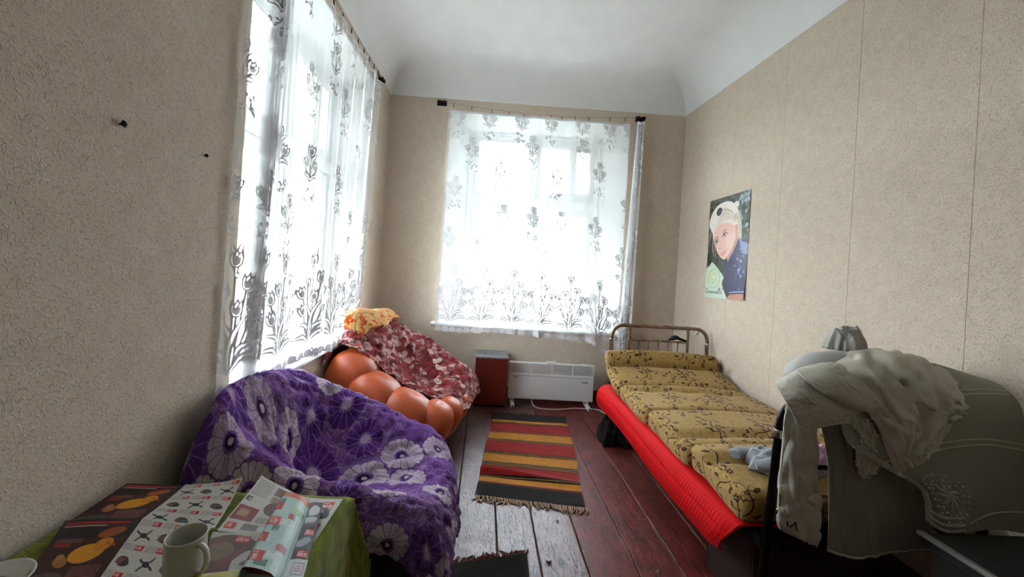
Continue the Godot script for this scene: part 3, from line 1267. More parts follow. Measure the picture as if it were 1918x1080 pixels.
# a crumpled heap of cloth on a level place
func heap(at: Vector3, rx: float, rz: float, h: float, seed_n: int, rough: float) -> ArrayMesh:
	var ns := FastNoiseLite.new()
	ns.seed = seed_n
	ns.frequency = 5.0
	ns.fractal_type = FastNoiseLite.FRACTAL_RIDGED
	ns.fractal_octaves = 3
	var ns2 := FastNoiseLite.new()
	ns2.seed = seed_n + 50
	ns2.frequency = 1.0
	var rings := 30
	var segs := 64
	var P := PackedVector3Array()
	for k in rings + 1:
		var f := float(k) / rings
		for j in segs:
			var a := TAU * j / segs
			var edge := 1.0 + 0.45 * ns2.get_noise_2d(cos(a), sin(a)) + 0.16 * ns2.get_noise_2d(cos(a) * 3.1, sin(a) * 3.1)
			edge = lerpf(1.0, edge, f * f)
			var x := cos(a) * rx * f * edge
			var z := sin(a) * rz * f * edge
			var fold := ns.get_noise_3d((x) * 1.6, seed_n, z * 1.6) * 0.5 + 0.5
			var dome := pow(maxf(0.0, 1.0 - pow(f, 2.6)), 0.6) * (1.0 + 0.5 * ns2.get_noise_2d(x * 14.0, z * 14.0))
			P.append(at + Vector3(x, h * dome * ((1.0 - rough) + rough * fold) + 0.004 + 0.006 * fold, z))
	var g := Geo.new()
	g.grid(P, rings + 1, segs, PackedVector2Array(), true)
	var ring := []
	for j in segs:
		ring.append(P[rings * segs + j] - Vector3(0, 0.004, 0))
	ring.append(ring[0])
	var Q := PackedVector3Array()
	for j in segs:
		Q.append(P[rings * segs + j])
	for j in segs:
		Q.append(Vector3(P[rings * segs + j].x, at.y, P[rings * segs + j].z))
	for j in segs:
		Q.append(at)
	g.grid(Q, 3, segs, PackedVector2Array(), true)
	for k in g.v.size():
		g.t[k] = Vector2(g.v[k].x, g.v[k].z)
	return g.mesh()


# ================================================================ two armchairs under their throws
func daisy(p: Paint, c: Vector2, r: float, petals: int, col: Color, heart: Color, rot: float, gap := 0.42) -> void:
	for k in petals:
		var a := TAU * k / petals + rot
		var d := Vector2(cos(a), sin(a))
		var q := PackedVector2Array()
		var w := PI * r / petals * 0.94
		for s in [[gap, 0.35], [0.6, 0.75], [0.85, 1.0], [0.96, 0.7], [1.0, 0.0], [0.96, -0.7], [0.85, -1.0], [0.6, -0.75], [gap, -0.35]]:
			q.append(c + d * r * s[0] + d.orthogonal() * w * s[1])
		p.poly(q, col)
	p.ell(c, Vector2(r, r) * gap * 0.72, 0, heart, 16)


func purple_tex() -> ImageTexture:
	var r := RandomNumberGenerator.new()
	r.seed = 12
	var p := Paint.new(1400, 1400, Color(0.43, 0.265, 0.545))
	p.wrap = true
	p.mottle(0.12, 0.01, 81, 3)
	p.mottle(0.12, 0.25, 82, 2)
	# greyish bands woven into the purple
	var lilac := Color(0.57, 0.47, 0.585)
	for k in 4200:
		var q := Vector2(r.randf() * 1400, r.randf() * 1400)
		var band := sin(q.x * TAU / 1400.0 + 2.2 * sin(q.y * TAU / 1400.0)) + 0.5 * sin(q.y * TAU / 700.0)
		if band > -0.35:
			p.ell(q, Vector2(r.randf_range(10, 40), r.randf_range(2, 4)), r.randf_range(-0.2, 0.2) + (PI * 0.5 if k % 2 else 0.0), lilac.lerp(Color(0.49, 0.36, 0.57), r.randf()), 8)
	for k in 26:
		var q := Vector2(r.randf() * 1400, r.randf() * 1400)
		for j in 9:   # small outlined flowers
			var a := TAU * j / 9.0
			p.stroke([q + Vector2(cos(a), sin(a)) * 8, q + Vector2(cos(a), sin(a)) * 38], 3.5, Color(0.55, 0.43, 0.62))
		var ring := []
		for j in 19:
			ring.append(q + Vector2(cos(TAU * j / 18.0), sin(TAU * j / 18.0)) * 42)
		p.stroke(ring, 3.5, Color(0.55, 0.43, 0.62))
	var big := []
	for k in 400:
		var q := Vector2(r.randf() * 1400, r.randf() * 1400)
		var ok := true
		for b in big:
			var d: Vector2 = (b[0] - q).abs()
			d = Vector2(minf(d.x, 1400 - d.x), minf(d.y, 1400 - d.y))
			if d.length() < 205:
				ok = false
				break
		if not ok:
			continue
		big.append([q, 0])
		var n := big.size()
		var rad := r.randf_range(92, 128)
		if n % 5 < 3:
			daisy(p, q, rad + 7, 17, Color(0.38, 0.23, 0.49), Color(0.38, 0.23, 0.49), n * 0.3, 0.3)
			daisy(p, q, rad, 17, Color(0.64, 0.56, 0.64).lerp(Color(0.73, 0.67, 0.715), r.randf()), Color(0.20, 0.09, 0.30), n * 0.3, 0.34)
			for j in 17:
				var a := TAU * (j + 0.5) / 17.0 + n * 0.3
				p.stroke([q + Vector2(cos(a), sin(a)) * rad * 0.3, q + Vector2(cos(a), sin(a)) * rad], 3.0, Color(0.45, 0.32, 0.53))
			p.ell(q, Vector2(14, 14), 0, Color(0.70, 0.62, 0.68), 12)
		else:
			daisy(p, q, rad * 1.08, 15, Color(0.33, 0.155, 0.47), Color(0.66, 0.57, 0.67), n * 0.4, 0.36)
			for j in 15:
				var a := TAU * (j + 0.5) / 15.0 + n * 0.4
				p.stroke([q + Vector2(cos(a), sin(a)) * rad * 0.2, q + Vector2(cos(a), sin(a)) * rad * 1.08], 3.0, Color(0.56, 0.44, 0.64))
	p.mottle(0.16, 0.35, 83, 1)
	return p.done()


func red_floral_tex() -> ImageTexture:
	var r := RandomNumberGenerator.new()
	r.seed = 14
	var p := Paint.new(1200, 1200, Color(0.54, 0.205, 0.215))
	p.wrap = true
	p.mottle(0.16, 0.01, 84, 3)
	var pale := Color(0.72, 0.56, 0.545)
	for k in 90:
		var q := Vector2(r.randf() * 1200, r.randf() * 1200)
		p.ell(q, Vector2(r.randf_range(30, 70), r.randf_range(10, 26)), r.randf() * TAU, Color(0.40, 0.16, 0.19), 12)
	for k in 46:   # trails of stems with leaves
		var q := Vector2(r.randf() * 1200, r.randf() * 1200)
		var d := Vector2.RIGHT.rotated(r.randf() * TAU)
		var tn := r.randf_range(-0.25, 0.25)
		var pts := []
		for j in 14:
			pts.append(q)
			q += d * 15
			d = d.rotated(tn)
			if j % 3 == 1:
				p.ell(q + d.orthogonal() * 16, Vector2(15, 6), d.angle() + 0.9, pale.darkened(0.06), 10)
				p.ell(q - d.orthogonal() * 16, Vector2(15, 6), d.angle() - 0.9, pale.darkened(0.06), 10)
		p.stroke(pts, 5, pale.darkened(0.12))
	for k in 210:
		var q := Vector2(r.randf() * 1200, r.randf() * 1200)
		if sin(q.x * TAU / 600.0) + sin(q.y * TAU / 400.0) < -0.9:
			continue
		var s := r.randf_range(16, 38)
		daisy(p, q, s, 7 if k % 3 else 9, pale.lerp(Color(0.82, 0.72, 0.69), r.randf()), Color(0.60, 0.33, 0.33), r.randf() * 3.0, 0.25)
		p.ell(q, Vector2(5, 5), 0, pale, 8)
	p.mottle(0.10, 0.3, 85, 2)
	return p.done()


func towel_tex() -> ImageTexture:
	var r := RandomNumberGenerator.new()
	r.seed = 19
	var p := Paint.new(512, 512, Color(0.82, 0.63, 0.40))
	p.wrap = true
	for k in 26:
		var q := Vector2(r.randf() * 512, r.randf() * 512)
		for j in 6:
			var a := r.randf() * TAU
			p.ell(q + Vector2(cos(a), sin(a)) * r.randf_range(5, 30), Vector2(r.randf_range(10, 30), r.randf_range(7, 16)), a, Color(0.70, 0.25, 0.09).lerp(Color(0.84, 0.42, 0.18), r.randf()), 10)
	p.mottle(0.16, 0.25, 86, 2)
	return p.done()


# low tub chair: square base, seat, back of upright rolls, arms of swelling pads that step down to the front
func tub_chair(t: Node3D, hide: Material, base: Material, xf: Transform3D, low: float, fat := 1.0) -> void:
	# in its own axes: x forward, z across (arms at +-), origin on the floor under its middle
	var g := Geo.new()
	rounded(g, xf * Vector3(0.0, 0.13, 0), Vector3(0.76, 0.22, 0.80), 0.04, Vector3i(6, 3, 6), flat_bump, xf.basis)
	put("base", g.mesh(), base, t)
	for s in [[-0.3, -0.3], [0.3, -0.3], [-0.3, 0.3], [0.3, 0.3]]:
		g = Geo.new()
		g.lathe([Vector2(0, 0), Vector2(0.022, 0), Vector2(0.03, 0.025), Vector2(0, 0.026)], xf * Vector3(s[0], 0, s[1]), 12)
		put("foot", g.mesh(), mat("black rubber", Color(0.03, 0.03, 0.03), 0.8), t)
	g = Geo.new()
	rounded(g, xf * Vector3(0.07, 0.27, 0), Vector3(0.60, 0.11, 0.54), 0.05, Vector3i(8, 3, 8), flat_bump, xf.basis)
	put("seat", g.mesh(), hide, t)
	for k in 4:   # back rolls
		g = Geo.new()
		var z := -0.27 + 0.18 * k
		g.ball(xf * Vector3(-0.31 - 0.03 * cos(z * 5.0) - low * 0.2, 0.50 - low, z), Vector3(0.10, 0.27 - low, 0.115) * fat, xf.basis, 14, 18)
		put("back_roll", g.mesh(), hide, t)
	for sd in [1.0, -1.0]:
		var far := 1.0 if sd > 0.0 else 0.84
		var drop := low if sd > 0.0 else low + 0.05
		for q in [[-0.30, 0.565, 0.31, 0.172, 0.16, 0.15], [-0.10, 0.45, 0.36, 0.185, 0.145, 0.15], [0.145, 0.345, 0.375, 0.185, 0.155, 0.14], [0.325, 0.285, 0.33, 0.125, 0.155, 0.13], [0.385, 0.285, 0.18, 0.10, 0.135, 0.11]]:
			g = Geo.new()
			var tilt := Basis(Vector3(0, 0, 1), -0.42)
			g.ball(xf * Vector3(q[0], q[1] - drop, q[2] * sd), Vector3(q[3], q[4], q[5]) * fat * far, xf.basis * tilt, 20, 28, 0.80)
			put("arm_pad", g.mesh(), hide, t)


func red_folds(u: float, v: float) -> float:
	return smoothstep(0.12, 0.3, u) * (1.0 - smoothstep(0.75, 0.95, u)) * (0.35 + 0.65 * smoothstep(0.1, 0.4, v))


func seat_folds(u: float, _v: float) -> float:
	return smoothstep(0.55, 0.75, u)


func purple_folds(u: float, v: float) -> float:
	return (0.3 + 0.7 * exp(-pow((v - 0.45) / 0.2, 2.0))) * smoothstep(0.1, 0.3, u)


func build_armchairs() -> void:
	var leather := mat("orange leather", Color(0.71, 0.325, 0.165), 0.42)
	leather.normal_enabled = true
	leather.normal_texture = noise_tex(0.06, 88, 256, 3, 2.0, FastNoiseLite.TYPE_CELLULAR)
	leather.normal_scale = 0.12
	leather.uv1_triplanar = true
	leather.uv1_scale = Vector3(3, 3, 3)
	var dark_leather := mat("dark red leather", Color(0.30, 0.085, 0.045), 0.55)
	# the orange one stands in the corner, turned a little to the room
	var turn := Basis(Vector3.UP, -0.18)
	var at := Vector3(-0.555, 0, -3.10)
	var o := thing("armchair", "puffy orange leather armchair in the corner between both windows", "armchair", at, "low padded armchairs")
	tub_chair(o, leather, dark_leather, Transform3D(turn, at), 0.0, 1.06)
	var ctrl := [
		[Vector3(-1.075, 0.66, -2.70), Vector3(-1.05, 0.765, -2.76), Vector3(-0.95, 0.782, -2.80), Vector3(-0.80, 0.700, -2.83), Vector3(-0.66, 0.580, -2.86), Vector3(-0.52, 0.475, -2.90), Vector3(-0.40, 0.42, -2.93)],
		[Vector3(-1.07, 0.70, -2.93), Vector3(-1.04, 0.84, -2.95), Vector3(-0.91, 0.80, -2.96), Vector3(-0.74, 0.60, -2.96), Vector3(-0.56, 0.445, -2.97), Vector3(-0.36, 0.395, -2.98), Vector3(-0.17, 0.33, -2.93)],
		[Vector3(-1.06, 0.72, -3.18), Vector3(-1.0, 0.885, -3.18), Vector3(-0.84, 0.80, -3.17), Vector3(-0.68, 0.56, -3.14), Vector3(-0.48, 0.40, -3.12), Vector3(-0.24, 0.40, -3.10), Vector3(-0.065, 0.27, -3.08)],
		[Vector3(-1.03, 0.72, -3.42), Vector3(-0.95, 0.895, -3.42), Vector3(-0.80, 0.80, -3.40), Vector3(-0.63, 0.58, -3.36), Vector3(-0.42, 0.42, -3.32), Vector3(-0.17, 0.42, -3.28), Vector3(-0.03, 0.265, -3.25)],
		[Vector3(-0.98, 0.70, -3.66), Vector3(-0.87, 0.865, -3.66), Vector3(-0.72, 0.80, -3.63), Vector3(-0.53, 0.675, -3.58), Vector3(-0.32, 0.54, -3.52), Vector3(-0.10, 0.45, -3.44), Vector3(0.0, 0.29, -3.38)],
		[Vector3(-0.93, 0.52, -3.82), Vector3(-0.80, 0.66, -3.82), Vector3(-0.62, 0.665, -3.79), Vector3(-0.43, 0.60, -3.73), Vector3(-0.23, 0.50, -3.66), Vector3(-0.05, 0.41, -3.55), Vector3(0.015, 0.27, -3.46)],
		[Vector3(-0.92, 0.40, -3.88), Vector3(-0.80, 0.46, -3.89), Vector3(-0.62, 0.46, -3.87), Vector3(-0.43, 0.42, -3.83), Vector3(-0.22, 0.36, -3.77), Vector3(-0.02, 0.31, -3.65), Vector3(0.025, 0.24, -3.52)]]
	var P := spline_grid(ctrl, 54, 54)
	P = relax(P, 54, 54, 1.10, 1.03, 60, 0.03, 0.035, 3)
	var uv_n := 150
	P = refine(P, 54, 54, uv_n, uv_n)
	P = add_folds(P, uv_n, uv_n, 0.026, 4.6, 1.0, 51, red_folds)
	P = add_folds(P, uv_n, uv_n, 0.012, 2.2, 5.5, 53, seat_folds)
	var g := Geo.new()
	g.sheet(P, uv_n, uv_n, 0.004, metres_uv(P, uv_n, uv_n))
	var rm := cloth_mat("red floral cloth", Color(1, 1, 1), red_floral_tex(), 1.15)
	single("throw_blanket", g.mesh(), rm, "dark red floral throw rumpled over the orange leather armchair", "throw")

	# folded towel on top of its back
	ctrl = [
		[Vector3(-1.04, 0.90, -2.92), Vector3(-0.93, 0.885, -2.90), Vector3(-0.86, 0.85, -2.94)],
		[Vector3(-1.05, 0.985, -3.0), Vector3(-0.95, 0.985, -3.0), Vector3(-0.84, 0.885, -3.02)],
		[Vector3(-1.05, 0.995, -3.15), Vector3(-0.93, 1.0, -3.14), Vector3(-0.80, 0.885, -3.14)],
		[Vector3(-1.03, 0.975, -3.28), Vector3(-0.91, 0.98, -3.27), Vector3(-0.775, 0.875, -3.24)],
		[Vector3(-1.0, 0.955, -3.46), Vector3(-0.90, 0.96, -3.47), Vector3(-0.79, 0.895, -3.46)],
		[Vector3(-0.95, 0.935, -3.64), Vector3(-0.86, 0.945, -3.65), Vector3(-0.765, 0.88, -3.62)],
		[Vector3(-0.93, 0.885, -3.73), Vector3(-0.85, 0.89, -3.75), Vector3(-0.77, 0.865, -3.72)]]
	P = relax(spline_grid(ctrl, 30, 22), 30, 22, 1.06, 1.04, 40, 0.04, 0.012, 6)
	g = Geo.new()
	P = refine(P, 30, 22, 70, 44)
	g.sheet(P, 70, 44, 0.03, metres_uv(P, 70, 44))
	var tm := cloth_mat("orange towel", Color(1, 1, 1), towel_tex(), 2.6)
	tm.normal_enabled = true
	tm.normal_texture = noise_tex(0.12, 87, 256, 3, 3.0)
	tm.normal_scale = 0.5
	single("towel", g.mesh(), tm, "folded yellow towel with orange blotches on top of the armchair back", "towel")

	# the nearer one is hidden by its throw but for the lowest edge
	at = Vector3(-0.61, 0, -1.885)
	o = thing("armchair", "armchair hidden under the purple daisy throw beside the table", "armchair", at, "low padded armchairs")
	tub_chair(o, mat("brown leather", Color(0.13, 0.055, 0.035), 0.5), mat("dark brown leather", Color(0.085, 0.035, 0.025), 0.55), Transform3D(Basis(Vector3.UP, 0.0), at), 0.07, 0.75)
	ctrl = [
		[Vector3(-1.03, 0.30, -1.40), Vector3(-0.99, 0.40, -1.375), Vector3(-0.88, 0.42, -1.365), Vector3(-0.64, 0.42, -1.36), Vector3(-0.42, 0.405, -1.375), Vector3(-0.24, 0.33, -1.41), Vector3(-0.155, 0.16, -1.46), Vector3(-0.15, 0.03, -1.48)],
		[Vector3(-1.03, 0.50, -1.42), Vector3(-1.01, 0.62, -1.39), Vector3(-0.88, 0.565, -1.375), Vector3(-0.64, 0.51, -1.37), Vector3(-0.42, 0.48, -1.385), Vector3(-0.21, 0.405, -1.42), Vector3(-0.125, 0.20, -1.48), Vector3(-0.125, 0.03, -1.50)],
		[Vector3(-1.03, 0.68, -1.52), Vector3(-1.01, 0.825, -1.53), Vector3(-0.87, 0.70, -1.50), Vector3(-0.64, 0.595, -1.49), Vector3(-0.41, 0.55, -1.49), Vector3(-0.17, 0.455, -1.51), Vector3(-0.085, 0.22, -1.55), Vector3(-0.10, 0.03, -1.56)],
		[Vector3(-1.03, 0.70, -1.66), Vector3(-1.03, 0.86, -1.68), Vector3(-0.87, 0.59, -1.66), Vector3(-0.68, 0.41, -1.66), Vector3(-0.42, 0.415, -1.66), Vector3(-0.14, 0.415, -1.66), Vector3(-0.07, 0.22, -1.67), Vector3(-0.085, 0.03, -1.67)],
		[Vector3(-1.03, 0.70, -1.86), Vector3(-1.04, 0.85, -1.86), Vector3(-0.92, 0.74, -1.85), Vector3(-0.745, 0.385, -1.80), Vector3(-0.43, 0.385, -1.85), Vector3(-0.13, 0.39, -1.85), Vector3(-0.06, 0.21, -1.85), Vector3(-0.08, 0.03, -1.85)],
		[Vector3(-1.03, 0.69, -2.04), Vector3(-1.03, 0.815, -2.04), Vector3(-0.89, 0.74, -2.04), Vector3(-0.72, 0.51, -2.03), Vector3(-0.44, 0.435, -2.03), Vector3(-0.15, 0.40, -2.03), Vector3(-0.075, 0.21, -2.02), Vector3(-0.09, 0.03, -2.02)],
		[Vector3(-1.03, 0.66, -2.20), Vector3(-1.01, 0.765, -2.20), Vector3(-0.87, 0.72, -2.20), Vector3(-0.66, 0.635, -2.20), Vector3(-0.43, 0.535, -2.19), Vector3(-0.18, 0.43, -2.17), Vector3(-0.095, 0.22, -2.13), Vector3(-0.105, 0.03, -2.12)],
		[Vector3(-1.03, 0.52, -2.325), Vector3(-1.01, 0.65, -2.34), Vector3(-0.87, 0.60, -2.345), Vector3(-0.66, 0.54, -2.345), Vector3(-0.43, 0.46, -2.335), Vector3(-0.21, 0.36, -2.30), Vector3(-0.12, 0.2, -2.23), Vector3(-0.125, 0.03, -2.20)],
		[Vector3(-1.03, 0.32, -2.36), Vector3(-1.01, 0.36, -2.375), Vector3(-0.87, 0.33, -2.38), Vector3(-0.66, 0.30, -2.38), Vector3(-0.43, 0.26, -2.37), Vector3(-0.23, 0.2, -2.33), Vector3(-0.14, 0.12, -2.26), Vector3(-0.14, 0.03, -2.23)]]
	P = spline_grid(ctrl, 60, 56)
	P = relax(P, 60, 56, 1.055, 1.05, 60, 0.03, 0.03, 8)
	P = refine(P, 60, 56, 150, 140)
	P = add_folds(P, 150, 140, 0.016, 3.6, 1.1, 61, purple_folds)
	P = add_folds(P, 150, 140, 0.0035, 3.0, 7.0, 63, everywhere)
	g = Geo.new()
	g.sheet(P, 150, 140, 0.004, metres_uv(P, 150, 140))
	var pm := cloth_mat("purple daisy cloth", Color(1, 1, 1), purple_tex(), 0.88)
	pm.normal_enabled = true
	pm.normal_texture = noise_tex(0.3, 89, 256, 2, 3.0)
	pm.normal_scale = 0.35
	single("throw_blanket", g.mesh(), pm, "purple throw with grey and violet daisies covering the nearer armchair", "throw")


# ================================================================ washing thrown over the footboard
func sheet_from(ctrl: Array, r: int, c: int, su: float, sv: float, steps: int, hold: float, start: float, sd: int, fine := 2) -> Array:
	var P := spline_grid(ctrl, r, c)
	P = relax(P, r, c, su, sv, steps, hold, start, sd)
	var r2 := (r - 1) * fine + 1
	var c2 := (c - 1) * fine + 1
	P = refine(P, r, c, r2, c2)
	for k in P.size():
		P[k].x = minf(P[k].x, XR - 0.022)
	return [P, r2, c2]


func sheet_mesh(s: Array, thick: float) -> ArrayMesh:
	var g := Geo.new()
	g.sheet(s[0], s[1], s[2], thick, metres_uv(s[0], s[1], s[2]))
	return g.mesh()


func at_uv(s: Array, u: float, v: float, lift := 0.0) -> Vector3:
	var P: PackedVector3Array = s[0]
	var rows: int = s[1]
	var cols: int = s[2]
	var x := clampf(u, 0, 1) * (cols - 1)
	var y := clampf(v, 0, 1) * (rows - 1)
	var i := mini(int(x), cols - 2)
	var j := mini(int(y), rows - 2)
	var a := P[j * cols + i].lerp(P[j * cols + i + 1], x - i)
	var b := P[(j + 1) * cols + i].lerp(P[(j + 1) * cols + i + 1], x - i)
	var n := (P[j * cols + i + 1] - P[j * cols + i]).cross(P[(j + 1) * cols + i] - P[j * cols + i]).normalized()
	if n.z < 0:
		n = -n
	return a.lerp(b, y - j) + n * lift


# raised bobbles of crochet along a list of surface points
func bobbles(pts: Array, r: float) -> ArrayMesh:
	var g := Geo.new()
	for p in pts:
		g.ball(p, Vector3(r, r, r * 0.7), Basis(), 6, 9)
	return g.mesh()


func build_linen() -> void:
	var linen := cloth_mat("unbleached linen", Color(0.80, 0.78, 0.72))
	linen.normal_enabled = true
	linen.normal_texture = weave()
	linen.uv1_scale = Vector3(10, 10, 10)
	linen.normal_scale = 0.25
	var net := cloth_mat("net lace", Color(0.60, 0.60, 0.54))
	net.normal_enabled = true
	net.normal_texture = weave()
	net.uv1_scale = Vector3(7, 7, 7)
	net.normal_scale = 0.5
	var cream := cloth_mat("cream crochet", Color(0.74, 0.725, 0.66))
	var white := cloth_mat("pale cotton", Color(0.74, 0.735, 0.71))

	# bolster in white cotton under everything, its tied end sticking up behind
	var g := Geo.new()
	g.tube(curve([Vector3(1.33, 1.00, -1.545), Vector3(1.40, 1.06, -1.545), Vector3(1.60, 1.075, -1.55), Vector3(1.85, 1.045, -1.55), Vector3(2.02, 1.02, -1.55)], 6), [0.04, 0.065, 0.078, 0.085, 0.09, 0.092, 0.094, 0.095, 0.095, 0.095, 0.094, 0.093, 0.093, 0.092, 0.09, 0.088, 0.086, 0.084, 0.08, 0.076, 0.072, 0.068, 0.06, 0.045, 0.02], 22)
	single("bolster", g.mesh(), white, "white cotton bolster lying along the footboard under the linen", "pillow")
	single("pillowcase", heap(Vector3(1.565, 1.165, -1.60), 0.082, 0.055, 0.095, 7, 0.45), white, "small crumpled white pillowcase sticking up behind the linen pile", "pillowcase")

	# plain sheet hanging straight down in front
	var s := sheet_from([
		[Vector3(1.292, 0.987, -1.500), Vector3(1.471, 1.004, -1.520), Vector3(1.672, 1.021, -1.520), Vector3(1.865, 1.017, -1.520)],
		[Vector3(1.260, 0.991, -1.450), Vector3(1.404, 1.010, -1.450), Vector3(1.596, 1.020, -1.450), Vector3(1.787, 1.017, -1.450)],
		[Vector3(1.317, 0.915, -1.430), Vector3(1.422, 0.924, -1.420), Vector3(1.602, 0.928, -1.430), Vector3(1.760, 0.940, -1.420)],
		[Vector3(1.352, 0.776, -1.425), Vector3(1.442, 0.788, -1.410), Vector3(1.615, 0.785, -1.430), Vector3(1.758, 0.799, -1.415)],
		[Vector3(1.373, 0.611, -1.430), Vector3(1.453, 0.619, -1.405), Vector3(1.625, 0.621, -1.430), Vector3(1.755, 0.639, -1.410)],
		[Vector3(1.378, 0.423, -1.430), Vector3(1.465, 0.420, -1.400), Vector3(1.627, 0.427, -1.425), Vector3(1.750, 0.459, -1.405)]], 36, 30, 1.05, 1.0, 60, 0.03, 0.012, 2)
	var o := single("sheet", sheet_mesh(s, 0.003), cloth_mat("greyish sheet", Color(0.57, 0.57, 0.52)), "plain grey linen sheet hanging lowest and straight from the footboard", "sheet")
	var pts := []
	for k in 60:
		pts.append(at_uv(s, k / 59.0, 0.985, 0.0035))
	g = Geo.new()
	g.tube(pts, 0.0028, 6)
	put("hem", g.mesh(), linen, o)

	# pillowcase with a stitched letter, hanging beside the post
	s = sheet_from([
		[Vector3(1.254, 0.985, -1.500), Vector3(1.309, 0.992, -1.500), Vector3(1.368, 0.991, -1.500)],
		[Vector3(1.196, 0.964, -1.445), Vector3(1.252, 0.975, -1.440), Vector3(1.316, 0.978, -1.440)],
		[Vector3(1.180, 0.824, -1.435), Vector3(1.231, 0.836, -1.415), Vector3(1.313, 0.833, -1.430)],
		[Vector3(1.172, 0.674, -1.430), Vector3(1.232, 0.688, -1.410), Vector3(1.322, 0.683, -1.425)],
		[Vector3(1.178, 0.572, -1.430), Vector3(1.234, 0.587, -1.410), Vector3(1.328, 0.585, -1.420)],
		[Vector3(1.188, 0.511, -1.430), Vector3(1.247, 0.504, -1.415), Vector3(1.330, 0.514, -1.420)],
		[Vector3(1.223, 0.492, -1.430), Vector3(1.274, 0.471, -1.420), Vector3(1.324, 0.450, -1.420)]], 17, 8, 1.06, 1.03, 70, 0.03, 0.03, 12, 6)
	s[0] = add_folds(s[0], s[1], s[2], 0.006, 4.0, 2.0, 75, everywhere)
	o = single("pillowcase", sheet_mesh(s, 0.006), linen, "cream pillowcase with a stitched dark letter hanging beside the footboard post", "pillowcase")
	g = Geo.new()
	var ink := mat("dark thread", Color(0.05, 0.045, 0.05), 0.9)
	var c0 := Vector2(0.38, 0.77)
	for st in [[[-0.09, -0.025], [-0.085, 0.01], [-0.05, 0.025], [0.03, -0.03], [0.055, -0.034]], [[0.045, -0.036], [0.06, 0.0], [0.095, 0.03]]]:
		var l := []
		for q in st:
			l.append(at_uv(s, c0.x + q[0], c0.y + q[1], 0.0070))
		g.tube(curve(l, 5), 0.0021, 6)
	tag(put("stitched_letter", g.mesh(), ink, o), "dark stitched letter", "")

	# cover of net with crochet border, the largest, spread to the wall
	s = sheet_from([
		[Vector3(1.579, 1.009, -1.660), Vector3(1.792, 1.074, -1.680), Vector3(2.030, 1.087, -1.680), Vector3(2.233, 1.050, -1.660), Vector3(2.349, 1.002, -1.620)],
		[Vector3(1.421, 1.078, -1.520), Vector3(1.651, 1.143, -1.550), Vector3(1.859, 1.139, -1.540), Vector3(2.037, 1.099, -1.520), Vector3(2.154, 1.075, -1.495)],
		[Vector3(1.358, 0.979, -1.400), Vector3(1.521, 1.028, -1.400), Vector3(1.753, 1.052, -1.420), Vector3(1.935, 1.041, -1.420), Vector3(2.088, 1.011, -1.410)],
		[Vector3(1.377, 0.864, -1.370), Vector3(1.537, 0.901, -1.370), Vector3(1.743, 0.926, -1.380), Vector3(1.917, 0.918, -1.385), Vector3(2.095, 0.878, -1.390)],
		[Vector3(1.513, 0.787, -1.360), Vector3(1.598, 0.794, -1.355), Vector3(1.767, 0.798, -1.360), Vector3(1.925, 0.790, -1.370), Vector3(2.103, 0.742, -1.380)],
		[Vector3(1.650, 0.715, -1.360), Vector3(1.693, 0.706, -1.345), Vector3(1.801, 0.698, -1.350), Vector3(1.946, 0.675, -1.365), Vector3(2.111, 0.639, -1.370)],
		[Vector3(1.677, 0.598, -1.360), Vector3(1.732, 0.568, -1.345), Vector3(1.829, 0.572, -1.350), Vector3(1.962, 0.576, -1.365), Vector3(2.138, 0.550, -1.370)]], 44, 46, 1.005, 1.005, 40, 0.08, 0.008, 4)
	o = single("lace_spread", sheet_mesh(s, 0.003), net, "greyish net bedspread with crochet border draped over footboard against the wall", "bedspread")
	var dots := []
	for k in 44:   # border down the free side and along the point
		var f := k / 43.0
		for row in 3:
			dots.append(at_uv(s, 0.012 + 0.03 * row + 0.006 * sin(k * 1.3), 0.52 + 0.46 * f, 0.004))
	for k in 26:
		for row in 3:
			dots.append(at_uv(s, 0.03 + 0.42 * k / 25.0, 0.985 - 0.03 * row, 0.004))
	tag(put("crochet_border", bobbles(dots, 0.0062), cream, o), "", "", "", "stuff")
	dots = []
	for ring in [[0.115, 0.16, 26, 0.006], [0.085, 0.115, 18, 0.0045]]:
		for k in ring[2]:
			var a: float = TAU * k / ring[2]
			dots.append(at_uv(s, 0.36 + ring[0] * cos(a) * 1.5, 0.83 + ring[1] * sin(a) * 0.75, 0.004))
	tag(put("crochet_medallion", bobbles(dots, 0.0055), cream, o), "", "", "", "stuff")
	g = Geo.new()
	for k in 9:   # worked flower inside the medallion
		var a := TAU * k / 9.0
		var l := []
		for j in 6:
			var f := j / 5.0
			l.append(at_uv(s, 0.36 + cos(a + 0.5 * f) * 0.10 * f, 0.83 + sin(a + 0.5 * f) * 0.075 * f, 0.004))
		g.tube(l, [0.002, 0.004, 0.006, 0.006, 0.004, 0.002], 6)
	put("worked_flower", g.mesh(), cream, o)
	for band in [[0.10, 0.60, 0.97, 0.50], [0.10, 0.625, 0.97, 0.525], [0.42, 0.36, 0.95, 0.24], [0.42, 0.385, 0.95, 0.265], [0.50, 0.95, 0.98, 0.83]]:
		var l := []
		for k in 40:
			var f := k / 39.0
			l.append(at_uv(s, lerpf(band[0], band[2], f), lerpf(band[1], band[3], f), 0.002))
		g = Geo.new()
		g.tube(l, 0.0038, 6)
		put("ribbed_band", g.mesh(), cream, o)

